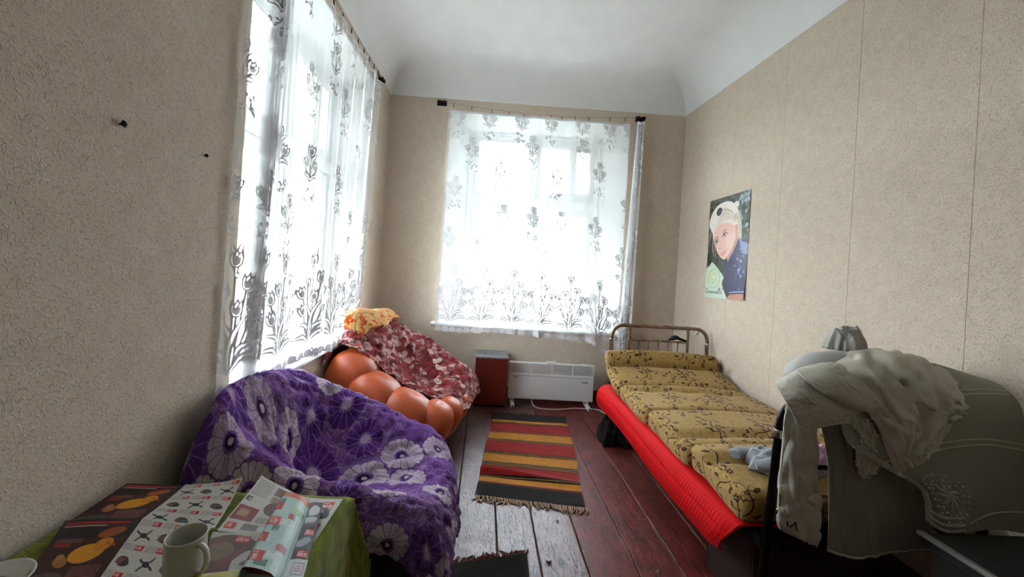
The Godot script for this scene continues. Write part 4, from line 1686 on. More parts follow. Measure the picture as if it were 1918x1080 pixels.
	# narrow strip of crochet hanging in front of the plain sheet
	s = sheet_from([
		[Vector3(1.324, 0.964, -1.385), Vector3(1.380, 0.970, -1.375), Vector3(1.442, 0.954, -1.375)],
		[Vector3(1.372, 0.916, -1.385), Vector3(1.414, 0.925, -1.370), Vector3(1.476, 0.908, -1.370)],
		[Vector3(1.408, 0.851, -1.380), Vector3(1.443, 0.860, -1.365), Vector3(1.503, 0.860, -1.370)],
		[Vector3(1.422, 0.786, -1.380), Vector3(1.453, 0.785, -1.370), Vector3(1.508, 0.805, -1.375)],
		[Vector3(1.439, 0.744, -1.380), Vector3(1.455, 0.739, -1.375), Vector3(1.493, 0.759, -1.378)]], 22, 16, 1.06, 1.03, 40, 0.04, 0.01, 9)
	o = single("crochet_strip", sheet_mesh(s, 0.003), cream, "bobbly cream crochet lace strip hanging below the eyelet towel", "lace trim")
	dots = []
	for k in 15:
		for j in 4:
			dots.append(at_uv(s, 0.08 + 0.28 * j + 0.06 * sin(k * 1.7), 0.05 + k * 0.065, 0.003))
	tag(put("bobble", bobbles(dots, 0.0075), cream, o), "", "", "", "stuff")

	# towel with a drawn-thread border over the post
	s = sheet_from([
		[Vector3(1.265, 1.034, -1.550), Vector3(1.346, 1.083, -1.550), Vector3(1.475, 1.094, -1.550), Vector3(1.614, 1.079, -1.550)],
		[Vector3(1.179, 1.038, -1.475), Vector3(1.258, 1.093, -1.460), Vector3(1.381, 1.096, -1.450), Vector3(1.524, 1.049, -1.440)],
		[Vector3(1.163, 1.007, -1.425), Vector3(1.227, 1.033, -1.400), Vector3(1.350, 1.027, -1.395), Vector3(1.490, 0.978, -1.395)],
		[Vector3(1.182, 0.967, -1.410), Vector3(1.258, 0.986, -1.385), Vector3(1.370, 0.982, -1.380), Vector3(1.491, 0.922, -1.385)],
		[Vector3(1.207, 0.924, -1.405), Vector3(1.286, 0.954, -1.380), Vector3(1.381, 0.955, -1.375), Vector3(1.493, 0.886, -1.385)],
		[Vector3(1.234, 0.887, -1.400), Vector3(1.308, 0.923, -1.380), Vector3(1.398, 0.932, -1.375), Vector3(1.495, 0.858, -1.385)]], 34, 34, 1.03, 1.03, 50, 0.05, 0.012, 14)
	o = single("eyelet_towel", sheet_mesh(s, 0.004), linen, "cream towel with small eyelet border folded over the footboard post", "towel")
	dots = []
	for k in 22:
		dots.append(at_uv(s, 0.06 + 0.5 * k / 21.0, 0.90 + 0.012 * sin(k * 2.0), 0.003))
	for k in 10:
		dots.append(at_uv(s, 0.05 + 0.012 * sin(k * 2.0), 0.62 + 0.03 * k, 0.003))
	tag(put("eyelet_stitching", bobbles(dots, 0.0033), cream, o), "", "", "", "stuff")

	# smooth sheet folded back in a curl
	s = sheet_from([
		[Vector3(1.344, 1.071, -1.560), Vector3(1.498, 1.100, -1.580), Vector3(1.639, 1.094, -1.580)],
		[Vector3(1.253, 1.096, -1.470), Vector3(1.376, 1.129, -1.460), Vector3(1.501, 1.107, -1.450)],
		[Vector3(1.235, 1.081, -1.420), Vector3(1.325, 1.101, -1.390), Vector3(1.446, 1.065, -1.380)],
		[Vector3(1.262, 1.052, -1.390), Vector3(1.340, 1.056, -1.365), Vector3(1.446, 1.024, -1.360)],
		[Vector3(1.311, 1.026, -1.375), Vector3(1.377, 1.017, -1.355), Vector3(1.455, 0.996, -1.355)],
		[Vector3(1.369, 0.997, -1.380), Vector3(1.404, 0.995, -1.360), Vector3(1.467, 0.982, -1.370)]], 30, 22, 1.03, 1.03, 40, 0.06, 0.008, 15)
	single("folded_sheet", sheet_mesh(s, 0.007), linen, "smooth cream sheet folded back in a curl over the eyelet towel", "sheet")

	# crumpled shirt-like cloth on the very top, its tip hanging down
	s = sheet_from([
		[Vector3(1.495, 1.066, -1.620), Vector3(1.719, 1.128, -1.660), Vector3(1.916, 1.129, -1.660), Vector3(2.030, 1.099, -1.620)],
		[Vector3(1.375, 1.103, -1.500), Vector3(1.573, 1.164, -1.520), Vector3(1.747, 1.167, -1.510), Vector3(1.890, 1.097, -1.480)],
		[Vector3(1.377, 1.098, -1.410), Vector3(1.498, 1.127, -1.400), Vector3(1.666, 1.113, -1.400), Vector3(1.823, 1.049, -1.400)],
		[Vector3(1.407, 1.038, -1.370), Vector3(1.502, 1.043, -1.355), Vector3(1.650, 1.036, -1.355), Vector3(1.806, 1.007, -1.370)],
		[Vector3(1.461, 0.953, -1.355), Vector3(1.536, 0.955, -1.335), Vector3(1.641, 0.968, -1.340), Vector3(1.772, 0.979, -1.365)],
		[Vector3(1.507, 0.850, -1.350), Vector3(1.547, 0.862, -1.330), Vector3(1.626, 0.880, -1.340), Vector3(1.733, 0.915, -1.360)],
		[Vector3(1.543, 0.773, -1.350), Vector3(1.565, 0.801, -1.335), Vector3(1.623, 0.828, -1.340), Vector3(1.721, 0.881, -1.360)]], 20, 17, 1.11, 1.04, 80, 0.02, 0.05, 29, 6)
	s[0] = add_folds(s[0], s[1], s[2], 0.007, 0.7, 4.5, 71, everywhere)
	single("crumpled_sheet", sheet_mesh(s, 0.004), cloth_mat("cream cotton", Color(0.80, 0.78, 0.72)), "heavily creased cream cotton sheet on top of the linen pile", "sheet")

	# dark closed box added for the black shade under a pale metal rail
	var t := thing("shade_box", "added dark box filling the shade below the linen, with pale metal edge strip", "shade_box", Vector3(1.845, 0, -0.88))
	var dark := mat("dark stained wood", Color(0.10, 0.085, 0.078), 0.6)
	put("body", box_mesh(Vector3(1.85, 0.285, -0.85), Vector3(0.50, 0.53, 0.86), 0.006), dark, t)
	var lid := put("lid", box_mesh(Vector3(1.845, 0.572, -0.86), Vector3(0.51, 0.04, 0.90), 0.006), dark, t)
	put("edge_strip", box_mesh(Vector3(1.592, 0.590, -0.86), Vector3(0.022, 0.014, 0.905), 0.003), mat("brushed aluminium", Color(0.62, 0.64, 0.62), 0.4, 0.7), lid)
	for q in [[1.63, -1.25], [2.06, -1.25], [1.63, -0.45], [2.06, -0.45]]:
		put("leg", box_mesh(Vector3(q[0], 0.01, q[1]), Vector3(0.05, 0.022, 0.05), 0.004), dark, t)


# ================================================================ table with flyers and mug
var seg_digits := {"0": "abcdef", "1": "bc", "2": "abged", "3": "abgcd", "4": "fgbc", "5": "afgcd", "6": "afgedc", "7": "abc", "8": "abcdefg", "9": "abcdfg"}


func number(p: Paint, s: String, at: Vector2, h: float, col: Color) -> void:
	var x := at.x
	var w := h * 0.52
	var th := h * 0.17
	for ch in s:
		if ch == "." or ch == ",":
			p.rect(x, at.y + h - th, th, th, col)
			x += th * 1.7
			continue
		if ch == "-":
			p.rect(x, at.y + h * 0.42, w * 0.7, th, col)
			x += w * 0.9
			continue
		if ch == "%":
			p.stroke([Vector2(x, at.y + h), Vector2(x + w, at.y)], th * 0.8, col)
			p.ell(Vector2(x + w * 0.2, at.y + h * 0.22), Vector2(th, th) * 0.9, 0, col, 8)
			p.ell(Vector2(x + w * 0.8, at.y + h * 0.78), Vector2(th, th) * 0.9, 0, col, 8)
			x += w * 1.3
			continue
		for sg in seg_digits.get(ch, ""):
			match sg:
				"a": p.rect(x, at.y, w, th, col)
				"g": p.rect(x, at.y + h * 0.5 - th * 0.5, w, th, col)
				"d": p.rect(x, at.y + h - th, w, th, col)
				"f": p.rect(x, at.y, th, h * 0.5, col)
				"b": p.rect(x + w - th, at.y, th, h * 0.5, col)
				"e": p.rect(x, at.y + h * 0.5, th, h * 0.5, col)
				"c": p.rect(x + w - th, at.y + h * 0.5, th, h * 0.5, col)
		x += w * 1.28


func fine_print(p: Paint, x: float, y: float, w: float, lines: int, step: float, col: Color, r: RandomNumberGenerator) -> void:
	for k in lines:
		var xx := x
		while xx < x + w - 6:
			var ww := r.randf_range(5, 18)
			p.rect(xx, y + k * step, minf(ww, x + w - xx), step * 0.42, col)
			xx += ww + 4


func price_tag(p: Paint, x: float, y: float, w: float, s: String) -> void:
	p.rect(x, y, w, w * 0.52, Color(0.70, 0.05, 0.07))
	number(p, s, Vector2(x + w * 0.08, y + w * 0.17), w * 0.24, Color(0.95, 0.92, 0.90))
	p.rect(x + w * 0.1, y + w * 0.06, w * 0.5, w * 0.05, Color(0.90, 0.75, 0.72))


# page designs: 0 dark red cover with a yellow toy, 1 white page of gadgets, 2 page of text and dishes, 3 brown machines, 4 folded household page, 5 sofas
func page(kind: int) -> ImageTexture:
	var key := "page%d" % kind
	if texs.has(key):
		return texs[key]
	var r := RandomNumberGenerator.new()
	r.seed = 300 + kind
	var W := 768
	var H := 768
	var white := Color(0.80, 0.79, 0.76)
	var black := Color(0.10, 0.10, 0.11)
	var p := Paint.new(W, H, white)
	match kind:
		0:
			p.im.fill(Color(0.20, 0.035, 0.045))
			p.rect(0, 0, W, 250, Color(0.10, 0.02, 0.03))
			p.rect(40, 40, 640, 26, Color(0.72, 0.10, 0.14))
			p.rect(40, 84, 420, 16, Color(0.78, 0.60, 0.58))
			p.ell(Vector2(560, 180), Vector2(130, 60), -0.3, Color(0.62, 0.30, 0.12))
			p.ell(Vector2(440, 420), Vector2(170, 105), -0.1, Color(0.85, 0.58, 0.10))
			p.ell(Vector2(560, 330), Vector2(90, 80), 0, Color(0.80, 0.50, 0.10))
			p.ell(Vector2(600, 320), Vector2(10, 10), 0, black)
			p.ell(Vector2(655, 345), Vector2(36, 14), 0.1, Color(0.75, 0.25, 0.10))
			p.ell(Vector2(230, 500), Vector2(80, 55), 0.4, Color(0.62, 0.40, 0.20))
			p.ell(Vector2(200, 450), Vector2(40, 34), 0, Color(0.66, 0.48, 0.30))
			p.rect(60, 300, 160, 40, Color(0.60, 0.10, 0.14))
			fine_print(p, 60, 250, 260, 3, 16, Color(0.75, 0.55, 0.52), r)
			fine_print(p, 380, 560, 320, 9, 18, Color(0.70, 0.45, 0.42), r)
			p.ell(Vector2(170, 700), Vector2(190, 90), -0.2, Color(0.32, 0.28, 0.24))
			for k in 40:
				p.ell(Vector2(r.randf_range(0, 340), r.randf_range(620, 768)), Vector2(16, 5), r.randf() * 3, Color(0.42, 0.38, 0.32), 8)
		1:
			for row in 3:
				for col in 3:
					var x := 20.0 + col * 252
					var y := 20.0 + row * 252
					fine_print(p, x, y, 120, 5, 13, Color(0.45, 0.44, 0.43), r)
					price_tag(p, x + 128, y + 6, 96, ["9.99", "24.99", "4.49"][(row + col) % 3])
					if (row + col) % 2 == 0:
						for k in 4:
							var a := TAU * k / 4.0 + 0.5
							var c := Vector2(x + 120, y + 160)
							p.stroke([c, c + Vector2(cos(a) * 80, sin(a) * 46)], 13, black)
							p.ell(c + Vector2(cos(a) * 86, sin(a) * 50), Vector2(30, 9), a, Color(0.16, 0.16, 0.17))
						p.ell(Vector2(x + 120, y + 160), Vector2(42, 24), 0.2, black)
					else:
						p.ell(Vector2(x + 110, y + 165), Vector2(70, 44), 0.3, Color(0.28, 0.20, 0.18))
						p.rect(x + 40, y + 140, 90, 50, Color(0.45, 0.30, 0.26))
						p.ell(Vector2(x + 150, y + 180), Vector2(40, 26), 0.0, Color(0.20, 0.44, 0.46) if col == 1 else black)
		2:
			fine_print(p, 30, 30, 300, 13, 18, Color(0.38, 0.37, 0.36), r)
			p.rect(30, 290, 90, 60, Color(0.12, 0.22, 0.12))
			p.ell(Vector2(90, 322), Vector2(22, 18), 0, white)
			p.rect(400, 40, 330, 130, Color(0.34, 0.24, 0.20))
			p.rect(410, 190, 320, 90, Color(0.58, 0.44, 0.32))
			p.ell(Vector2(560, 370), Vector2(170, 110), 0, Color(0.30, 0.13, 0.12))
			p.rect(20, 420, 330, 190, Color(0.48, 0.10, 0.10))
			p.rect(70, 460, 170, 100, Color(0.62, 0.42, 0.32))
			fine_print(p, 90, 480, 130, 4, 18, Color(0.85, 0.70, 0.60), r)
			p.rect(390, 520, 150, 90, Color(0.60, 0.59, 0.57))
			price_tag(p, 560, 520, 170, "19.99")
			p.rect(280, 640, 220, 90, Color(0.40, 0.38, 0.38))
			p.ell(Vector2(600, 690), Vector2(90, 40), 0, Color(0.88, 0.87, 0.85))
			price_tag(p, 40, 650, 150, "7.49")
		3:
			p.im.fill(Color(0.74, 0.72, 0.69))
			_pp(p, [[0.0, 0.15], [0.3, 0.05], [0.7, 0.12], [0.95, 0.4], [0.8, 0.85], [0.35, 0.9], [0.0, 0.7]], Color(0.33, 0.12, 0.09))
			_pp(p, [[0.05, 0.25], [0.35, 0.2], [0.5, 0.4], [0.3, 0.55], [0.03, 0.5]], Color(0.46, 0.36, 0.24))
			for k in 5:
				p.ell(Vector2(90 + k * 62, 290 + 12 * (k % 2)), Vector2(24, 24), 0, Color(0.18, 0.15, 0.13))
				p.ell(Vector2(90 + k * 62, 290 + 12 * (k % 2)), Vector2(11, 11), 0, Color(0.62, 0.55, 0.45))
			p.stroke([Vector2(240, 500), Vector2(420, 380), Vector2(520, 200)], 60, Color(0.42, 0.20, 0.13))
			_pp(p, [[0.55, 0.55], [0.75, 0.35], [0.98, 0.5], [0.85, 0.72], [0.6, 0.75]], Color(0.78, 0.77, 0.76))
			p.ell(Vector2(600, 450), Vector2(60, 34), -0.4, Color(0.45, 0.44, 0.44))
			price_tag(p, 330, 60, 190, "899.99")
			price_tag(p, 40, 600, 170, "20")
			p.rect(220, 600, 548, 168, Color(0.36, 0.08, 0.06))
			fine_print(p, 260, 680, 440, 4, 18, Color(0.75, 0.55, 0.50), r)
		4:
			p.im.fill(Color(0.70, 0.80, 0.78))
			p.rect(0, 0, W, 60, Color(0.75, 0.38, 0.26))
			for k in 9:
				p.rect(r.randf_range(20, 420), 80 + k * 76, r.randf_range(60, 150), 56, [Color(0.30, 0.45, 0.40), Color(0.42, 0.60, 0.20), Color(0.60, 0.30, 0.28), Color(0.82, 0.86, 0.84)][k % 4])
			for k in 4:
				price_tag(p, 60 + 60 * (k % 2), 130 + k * 165, 170, ["2.99", "14.99", "-25%", "5.49"][k])
			for k in 30:
				p.ell(Vector2(r.randf_range(20, 440), r.randf_range(80, 740)), Vector2(r.randf_range(6, 20), 8), r.randf() * 3, Color(0.55, 0.66, 0.66).lerp(white, r.randf()), 8)
			for k in 7:
				p.rect(478 + k * 9, 60, 3 + k % 3, H, Color(0.42, 0.50, 0.50))
			p.rect(560, 0, 208, 590, Color(0.20, 0.21, 0.24))
			_pp(p, [[0.76, 0.12], [0.86, 0.05], [0.97, 0.10], [0.94, 0.19], [0.80, 0.21]], Color(0.76, 0.77, 0.78))
			_pp(p, [[0.75, 0.24], [0.95, 0.23], [0.93, 0.30], [0.77, 0.32]], Color(0.70, 0.72, 0.73))
			_pp(p, [[0.74, 0.56], [0.90, 0.50], [0.96, 0.55], [0.84, 0.63], [0.75, 0.62]], Color(0.66, 0.68, 0.70))
			price_tag(p, 630, 310, 120, "399.99")
			price_tag(p, 620, 515, 125, "899.99")
			p.rect(560, 590, 208, 178, Color(0.84, 0.87, 0.88))
			p.rect(618, 622, 120, 96, Color(0.25, 0.25, 0.27))
			p.rect(623, 627, 110, 86, Color(0.86, 0.88, 0.89))
			fine_print(p, 640, 646, 74, 3, 18, Color(0.68, 0.12, 0.14), r)
			p.ell(Vector2(40, 690), Vector2(46, 46), 0, Color(0.62, 0.10, 0.12))
			number(p, "20", Vector2(16, 670), 40, white)
		5:
			for k in 3:
				var y := 30.0 + k * 245
				fine_print(p, 30, y, 200, 3, 16, Color(0.42, 0.41, 0.40), r)
				price_tag(p, 480, y + 10, 200, ["349.99", "199.99", "59.99"][k])
				_pp(p, [[0.08, (y + 100) / H], [0.2, (y + 70) / H], [0.75, (y + 80) / H], [0.9, (y + 130) / H], [0.85, (y + 205) / H], [0.1, (y + 200) / H]], [Color(0.12, 0.12, 0.13), Color(0.13, 0.19, 0.15), Color(0.30, 0.10, 0.10)][k])
				p.rect(170, y + 110, 330, 50, Color(0.42, 0.42, 0.42))
	p.mottle(0.10, 0.05, 200 + kind, 2)
	texs[key] = p.done(true)
	return texs[key]


# a printed sheet from its four corners on the table (far left, far right, near right, near left)
func flyer(a: Vector3, b: Vector3, c: Vector3, d: Vector3, wave: float, lift: Vector4, sd: float) -> ArrayMesh:
	var n := 22
	var P := PackedVector3Array()
	var uv := PackedVector2Array()
	for r in n:
		for k in n:
			var u := float(k) / (n - 1)
			var v := float(r) / (n - 1)
			var q := a.lerp(b, u).lerp(d.lerp(c, u), v)
			q.y += wave * (0.5 + 0.5 * sin(u * 5.0 + sd) * sin(v * 4.0 + sd * 1.7))
			q.y += lift.x * pow((1 - u) * (1 - v), 3.0) + lift.y * pow(u * (1 - v), 3.0) + lift.z * pow(u * v, 3.0) + lift.w * pow((1 - u) * v, 3.0)
			P.append(q)
			uv.append(Vector2(u, v))
	var g := Geo.new()
	g.sheet(P, n, n, 0.0006, uv)
	return g.mesh()


func print_mat(kind: int) -> StandardMaterial3D:
	var m := mat("print%d" % kind, Color(1, 1, 1), 0.5)
	m.albedo_texture = page(kind)
	return m


func build_table() -> void:
	var top := 0.68
	var wood := mat("brown table wood", Color(0.20, 0.11, 0.07), 0.5)
	var t := thing("table", "small wooden table under a green cloth against the wall", "table", Vector3(-0.735, 0, -0.86))
	put("tabletop", box_mesh(Vector3(-0.735, top - 0.018, -0.86), Vector3(0.68, 0.028, 0.74), 0.005), wood, t)
	for q in [[-1.045, -1.20], [-0.43, -1.20], [-1.045, -0.52], [-0.43, -0.52]]:
		var g := Geo.new()
		g.bar(Vector3(q[0], 0, q[1]), Vector3(q[0], top - 0.033, q[1]), 0.045, 0.045, 0.004)
		put("leg", g.mesh(), wood, t)
	for q in [[Vector3(-0.735, 0.61, -1.20), Vector3(0.57, 0.07, 0.02)], [Vector3(-0.735, 0.61, -0.52), Vector3(0.57, 0.07, 0.02)], [Vector3(-1.045, 0.61, -0.86), Vector3(0.02, 0.07, 0.63)], [Vector3(-0.43, 0.61, -0.86), Vector3(0.02, 0.07, 0.63)]]:
		put("apron", box_mesh(q[0], q[1], 0.003), wood, t)

	# green cloth with a watered pattern, its corner hanging in a pointed fold
	var p := Paint.new(512, 512, Color(0.47, 0.50, 0.20))
	p.wrap = true
	p.mottle(0.2, 0.012, 91, 3)
	var r := RandomNumberGenerator.new()
	r.seed = 4
	for k in 150:
		var y := r.randf() * 512
		var x := r.randf() * 512
		var l := []
		for j in 10:
			l.append(Vector2(x + j * 11, y + 9 * sin(x * 0.02 + j * 0.5 + 3.0 * sin(y * 0.015))))
		p.stroke(l, r.randf_range(1.5, 4.5), Color(0.60, 0.62, 0.34) if k % 2 else Color(0.36, 0.38, 0.13), true)
	var gm := cloth_mat("green cloth", Color(1, 1, 1), p.done(), 2.2)
	var n := 56
	var P := PackedVector3Array()
	var x0 := -1.075
	var x1 := -0.388
	var z0 := -1.235
	var z1 := -0.485
	for i in n:
		for j in n:
			var u := lerpf(x0 + 0.002, x1 + 0.33, float(j) / (n - 1))
			var v := lerpf(z0 - 0.20, z1 + 0.22, float(i) / (n - 1))
			var q := Vector3(u, top, v)
			var dx := maxf(0.0, u - x1)
			var dz := maxf(0.0, z0 - v)
			var dn := maxf(0.0, v - z1)
			if dx > 0:
				q.x = x1 + 0.012 * (1.0 - exp(-dx * 40.0)) + 0.014 * dx * sin(v * 26.0) * 3.0 * minf(1.0, dx * 4.0)
				q.y = top - dx
			if dz > 0:
				q.z = z0 - 0.012 * (1.0 - exp(-dz * 40.0)) - 0.004 * sin(u * 30.0) * minf(1.0, dz * 8.0)
				q.y = minf(q.y, top - dz)
			if dn > 0:
				q.z = z1 + 0.012 + 0.01 * sin(u * 30.0) * minf(1.0, dn * 8.0)
				q.y = minf(q.y, top - dn)
			if dx > 0 and dz > 0:   # corner fold
				var f := minf(dx, dz)
				q = Vector3(x1 + 0.014 + f * 0.28, top - maxf(dx, dz) - f * 0.22, z0 - 0.014 - f * 0.24)
			q.x = maxf(q.x, XL + 0.012)
			P.append(q)
	var uv := PackedVector2Array()
	for i in n:
		for j in n:
			uv.append(Vector2(j * 1.016 / n, i * 1.17 / n))
	var g := Geo.new()
	g.sheet(P, n, n, 0.003, uv)
	single("tablecloth", g.mesh(), gm, "green watered tablecloth with a corner hanging down by the purple throw", "tablecloth")

	var y := top + 0.006
	var f1 := "advertising flyers spread on the table"
	single("flyer", flyer(Vector3(-1.07, y, -1.236), Vector3(-0.895, y + 0.004, -1.238), Vector3(-0.885, y + 0.004, -1.07), Vector3(-1.068, y, -1.05), 0.004, Vector4(0.0, 0, 0, 0.0), 1.0), print_mat(0), "dark red flyer page lying at the far wall corner of the table", "flyer", f1)
	single("flyer", flyer(Vector3(-0.893, y + 0.004, -1.238), Vector3(-0.72, y + 0.012, -1.24), Vector3(-0.675, y + 0.004, -1.05), Vector3(-0.883, y + 0.004, -1.07), 0.006, Vector4(0.0, 0.022, 0.0, 0.0), 2.0), print_mat(1), "white gadget flyer page with upturned far corner, beside the dark red one", "flyer", f1)
	single("flyer", flyer(Vector3(-1.066, y + 0.007, -1.055), Vector3(-0.883, y + 0.011, -1.075), Vector3(-0.80, y + 0.006, -0.86), Vector3(-0.945, y + 0.006, -0.845), 0.005, Vector4(0.0, 0, 0, 0), 3.0), print_mat(0), "dark flyer page with a yellow toy duck picture near the white plate", "flyer", f1)
	single("flyer", flyer(Vector3(-0.881, y + 0.011, -1.075), Vector3(-0.68, y + 0.010, -1.045), Vector3(-0.64, y + 0.002, -0.80), Vector3(-0.80, y + 0.006, -0.83), 0.005, Vector4(0.0, 0, 0, 0), 4.0), print_mat(1), "white flyer page of black gadgets in front of the mug", "flyer", f1)
	single("flyer", flyer(Vector3(-0.685, y + 0.006, -1.285), Vector3(-0.53, y + 0.004, -1.21), Vector3(-0.515, y + 0.003, -1.035), Vector3(-0.665, y + 0.003, -1.045), 0.005, Vector4(0.012, 0.0, 0, 0), 5.0), print_mat(2), "flyer page of text and dishes reaching over the far table edge", "flyer", f1)
	single("flyer", flyer(Vector3(-0.527, y + 0.004, -1.205), Vector3(-0.385, y + 0.006, -1.185), Vector3(-0.405, y + 0.002, -0.90), Vector3(-0.51, y + 0.003, -0.93), 0.004, Vector4(0.0, 0.006, 0, 0), 6.0), print_mat(5), "furniture flyer page along the hanging edge of the green cloth", "flyer", f1)
	single("flyer", flyer(Vector3(-0.672, y + 0.005, -1.04), Vector3(-0.515, y + 0.006, -1.038), Vector3(-0.50, y + 0.004, -0.88), Vector3(-0.60, y + 0.004, -0.86), 0.004, Vector4(0.0, 0, 0, 0), 7.0), print_mat(3), "brown machinery flyer page behind the mug handle", "flyer", f1)

	# folded brochure on top, its fold standing open like a flat tube
	var rows := 30
	P = PackedVector3Array()
	uv = PackedVector2Array()
	var prof := []
	for k in 25:   # across: underside, round the fold, over the top
		var f := k / 24.0
		if f < 0.36:
			prof.append([lerpf(0.150, 0.010, f / 0.36), 0.002 + 0.002 * sin(f * 9.0), f])
		elif f < 0.54:
			var a := lerpf(-PI * 0.5, PI * 0.5, (f - 0.36) / 0.18)
			prof.append([0.010 - 0.012 * cos(a), 0.017 + 0.015 * sin(a), f])
		else:
			var e := (f - 0.54) / 0.46
			prof.append([lerpf(0.010, 0.162, e), 0.032 - 0.018 * e + 0.004 * sin(e * PI * 2.0) - 0.010 * smoothstep(0.45, 0.62, e) * (1.0 - smoothstep(0.62, 0.8, e)), f])
	for r2 in rows:
		var v := float(r2) / (rows - 1)
		var a := Vector3(-0.555, y + 0.010, -1.165).lerp(Vector3(-0.505, y + 0.012, -0.885), v)
		var along := (Vector3(-0.435, 0, -1.15) - Vector3(-0.555, 0, -1.165)).normalized().lerp(Vector3(0.99, 0, 0.12), v).normalized()
		for q in prof:
			P.append(a + along * q[0] * (0.78 + 0.12 * v) + Vector3(0, q[1], 0))
			uv.append(Vector2(clampf((q[2] - 0.42) / 0.58, 0, 1), v))
	g = Geo.new()
	g.sheet(P, rows, prof.size(), 0.0008, uv)
	single("brochure", g.mesh(), print_mat(4), "folded glossy brochure on top of the flyers, its fold standing open", "brochure")

	# mug
	var china := mat("white china", Color(0.80, 0.79, 0.75), 0.25)
	china.clearcoat_enabled = true
	china.clearcoat = 0.4
	var mc := Vector3(-0.640, y + 0.012, -0.900)
	var mg := thing("mug", "plain white china mug standing on the flyers, handle turned to the room", "mug", mc)
	g = Geo.new()
	g.lathe([Vector2(0, 0.004), Vector2(0.026, 0.004), Vector2(0.028, 0.0), Vector2(0.034, 0.001), Vector2(0.0385, 0.006), Vector2(0.040, 0.016), Vector2(0.0402, 0.05), Vector2(0.0405, 0.086), Vector2(0.0400, 0.0890), Vector2(0.0385, 0.0895), Vector2(0.0370, 0.088), Vector2(0.0365, 0.05), Vector2(0.036, 0.014), Vector2(0.030, 0.008), Vector2(0, 0.008)], mc, 40)
	put("cup", g.mesh(), china, mg)
	g = Geo.new()
	var hd := Vector3(0.93, 0, 0.36).normalized()
	var hp := []
	for q in [[0.038, 0.074], [0.050, 0.079], [0.064, 0.072], [0.070, 0.054], [0.066, 0.034], [0.054, 0.021], [0.0385, 0.018]]:
		hp.append(mc + hd * q[0] + Vector3(0, q[1], 0))
	g.tube(curve(hp, 6), 0.0062, 12, true, false, 0.75)
	put("handle", g.mesh(), china, mg)

	# plate half under the flyers, yellow packet
	g = Geo.new()
	var pc := Vector3(-1.02, top + 0.003, -0.862)
	g.lathe([Vector2(0, 0.004), Vector2(0.035, 0.004), Vector2(0.04, 0.0), Vector2(0.044, 0.002), Vector2(0.064, 0.011), Vector2(0.066, 0.014), Vector2(0.062, 0.014), Vector2(0.044, 0.007), Vector2(0, 0.007)], pc, 40)
	single("plate", g.mesh(), china, "white plate edge showing at the wall beside the flyers", "plate")
	g = Geo.new()
	rounded(g, Vector3(-0.55, y + 0.020, -0.855), Vector3(0.10, 0.014, 0.075), 0.006, Vector3i(8, 2, 6), flat_bump, Basis(Vector3.UP, 0.2))
	var pk := Paint.new(128, 128, Color(0.70, 0.66, 0.12))
	pk.rect(20, 30, 46, 14, Color(0.15, 0.25, 0.50))
	pk.rect(20, 52, 60, 8, Color(0.20, 0.40, 0.15))
	pk.ell(Vector2(95, 80), Vector2(22, 18), 0, Color(0.80, 0.76, 0.45))
	var pkm := mat("packet print", Color(1, 1, 1), 0.35)
	pkm.albedo_texture = pk.done()
	pkm.uv1_scale = Vector3(10, 10, 10)
	single("packet", g.mesh(), pkm, "small yellow packet lying in front of the mug handle", "packet")


# ================================================================ things on the floor
func rug_tex(kind: int) -> ImageTexture:
	var p := Paint.new(256, 1024, Color(0.09, 0.06, 0.05))
	var dark := Color(0.085, 0.055, 0.05)
	var red := Color(0.52, 0.085, 0.08)
	var gold := Color(0.66, 0.44, 0.14)
	if kind == 0:
		# from the near end (bottom) to the far end
		for s in [[0.0, 0.10, dark], [0.10, 0.115, Color(0.35, 0.10, 0.07)], [0.115, 0.158, gold], [0.158, 0.166, dark], [0.166, 0.172, Color(0.45, 0.32, 0.14)], [0.172, 0.18, dark], [0.18, 0.27, red], [0.27, 0.279, dark], [0.279, 0.286, gold], [0.286, 0.296, dark], [0.296, 0.303, Color(0.50, 0.42, 0.26)], [0.303, 0.314, dark], [0.314, 0.40, gold], [0.40, 0.407, dark], [0.407, 0.413, gold], [0.413, 0.422, dark], [0.422, 0.43, Color(0.42, 0.33, 0.2)], [0.43, 0.437, dark], [0.437, 0.56, red], [0.56, 0.566, dark], [0.566, 0.572, gold], [0.572, 0.58, dark], [0.58, 0.588, Color(0.42, 0.33, 0.2)], [0.588, 0.594, dark], [0.594, 0.685, gold], [0.685, 0.692, dark], [0.692, 0.698, gold], [0.698, 0.706, dark], [0.706, 0.83, red], [0.83, 0.836, dark], [0.836, 0.846, Color(0.42, 0.33, 0.2)], [0.846, 0.852, dark], [0.852, 0.885, gold], [0.885, 0.895, red.darkened(0.4)], [0.895, 1.0, dark]]:
			p.im.fill_rect(Rect2i(0, roundi((1.0 - s[1]) * 1024), 256, roundi((s[1] - s[0]) * 1024) + 1), s[2])
	p.mottle(0.10, 0.03, 101, 3)
	p.mottle(0.22, 0.35, 102, 2)
	return p.done()


func fringe(g: Geo, edge: Array, out: Vector3, n: int, ln: float, sd: int) -> void:
	var r := RandomNumberGenerator.new()
	r.seed = sd
	for k in n:
		var f := (k + 0.5) / n
		var x := f * (edge.size() - 1)
		var i := mini(int(x), edge.size() - 2)
		var a: Vector3 = (edge[i] as Vector3).lerp(edge[i + 1], x - i)
		var d := (out + Vector3(r.randf_range(-0.5, 0.5), 0, r.randf_range(-0.3, 0.3))).normalized()
		var e := r.randf_range(0.6, 1.15) * ln
		var m := a + d * e * 0.5 + Vector3(0, 0.003, 0)
		var b := a + d.rotated(Vector3.UP, r.randf_range(-0.6, 0.6)) * e
		b.y = 0.0035
		m.y = 0.006
		g.tube([a, m, b], [0.0045, 0.0055, 0.0022], 5)


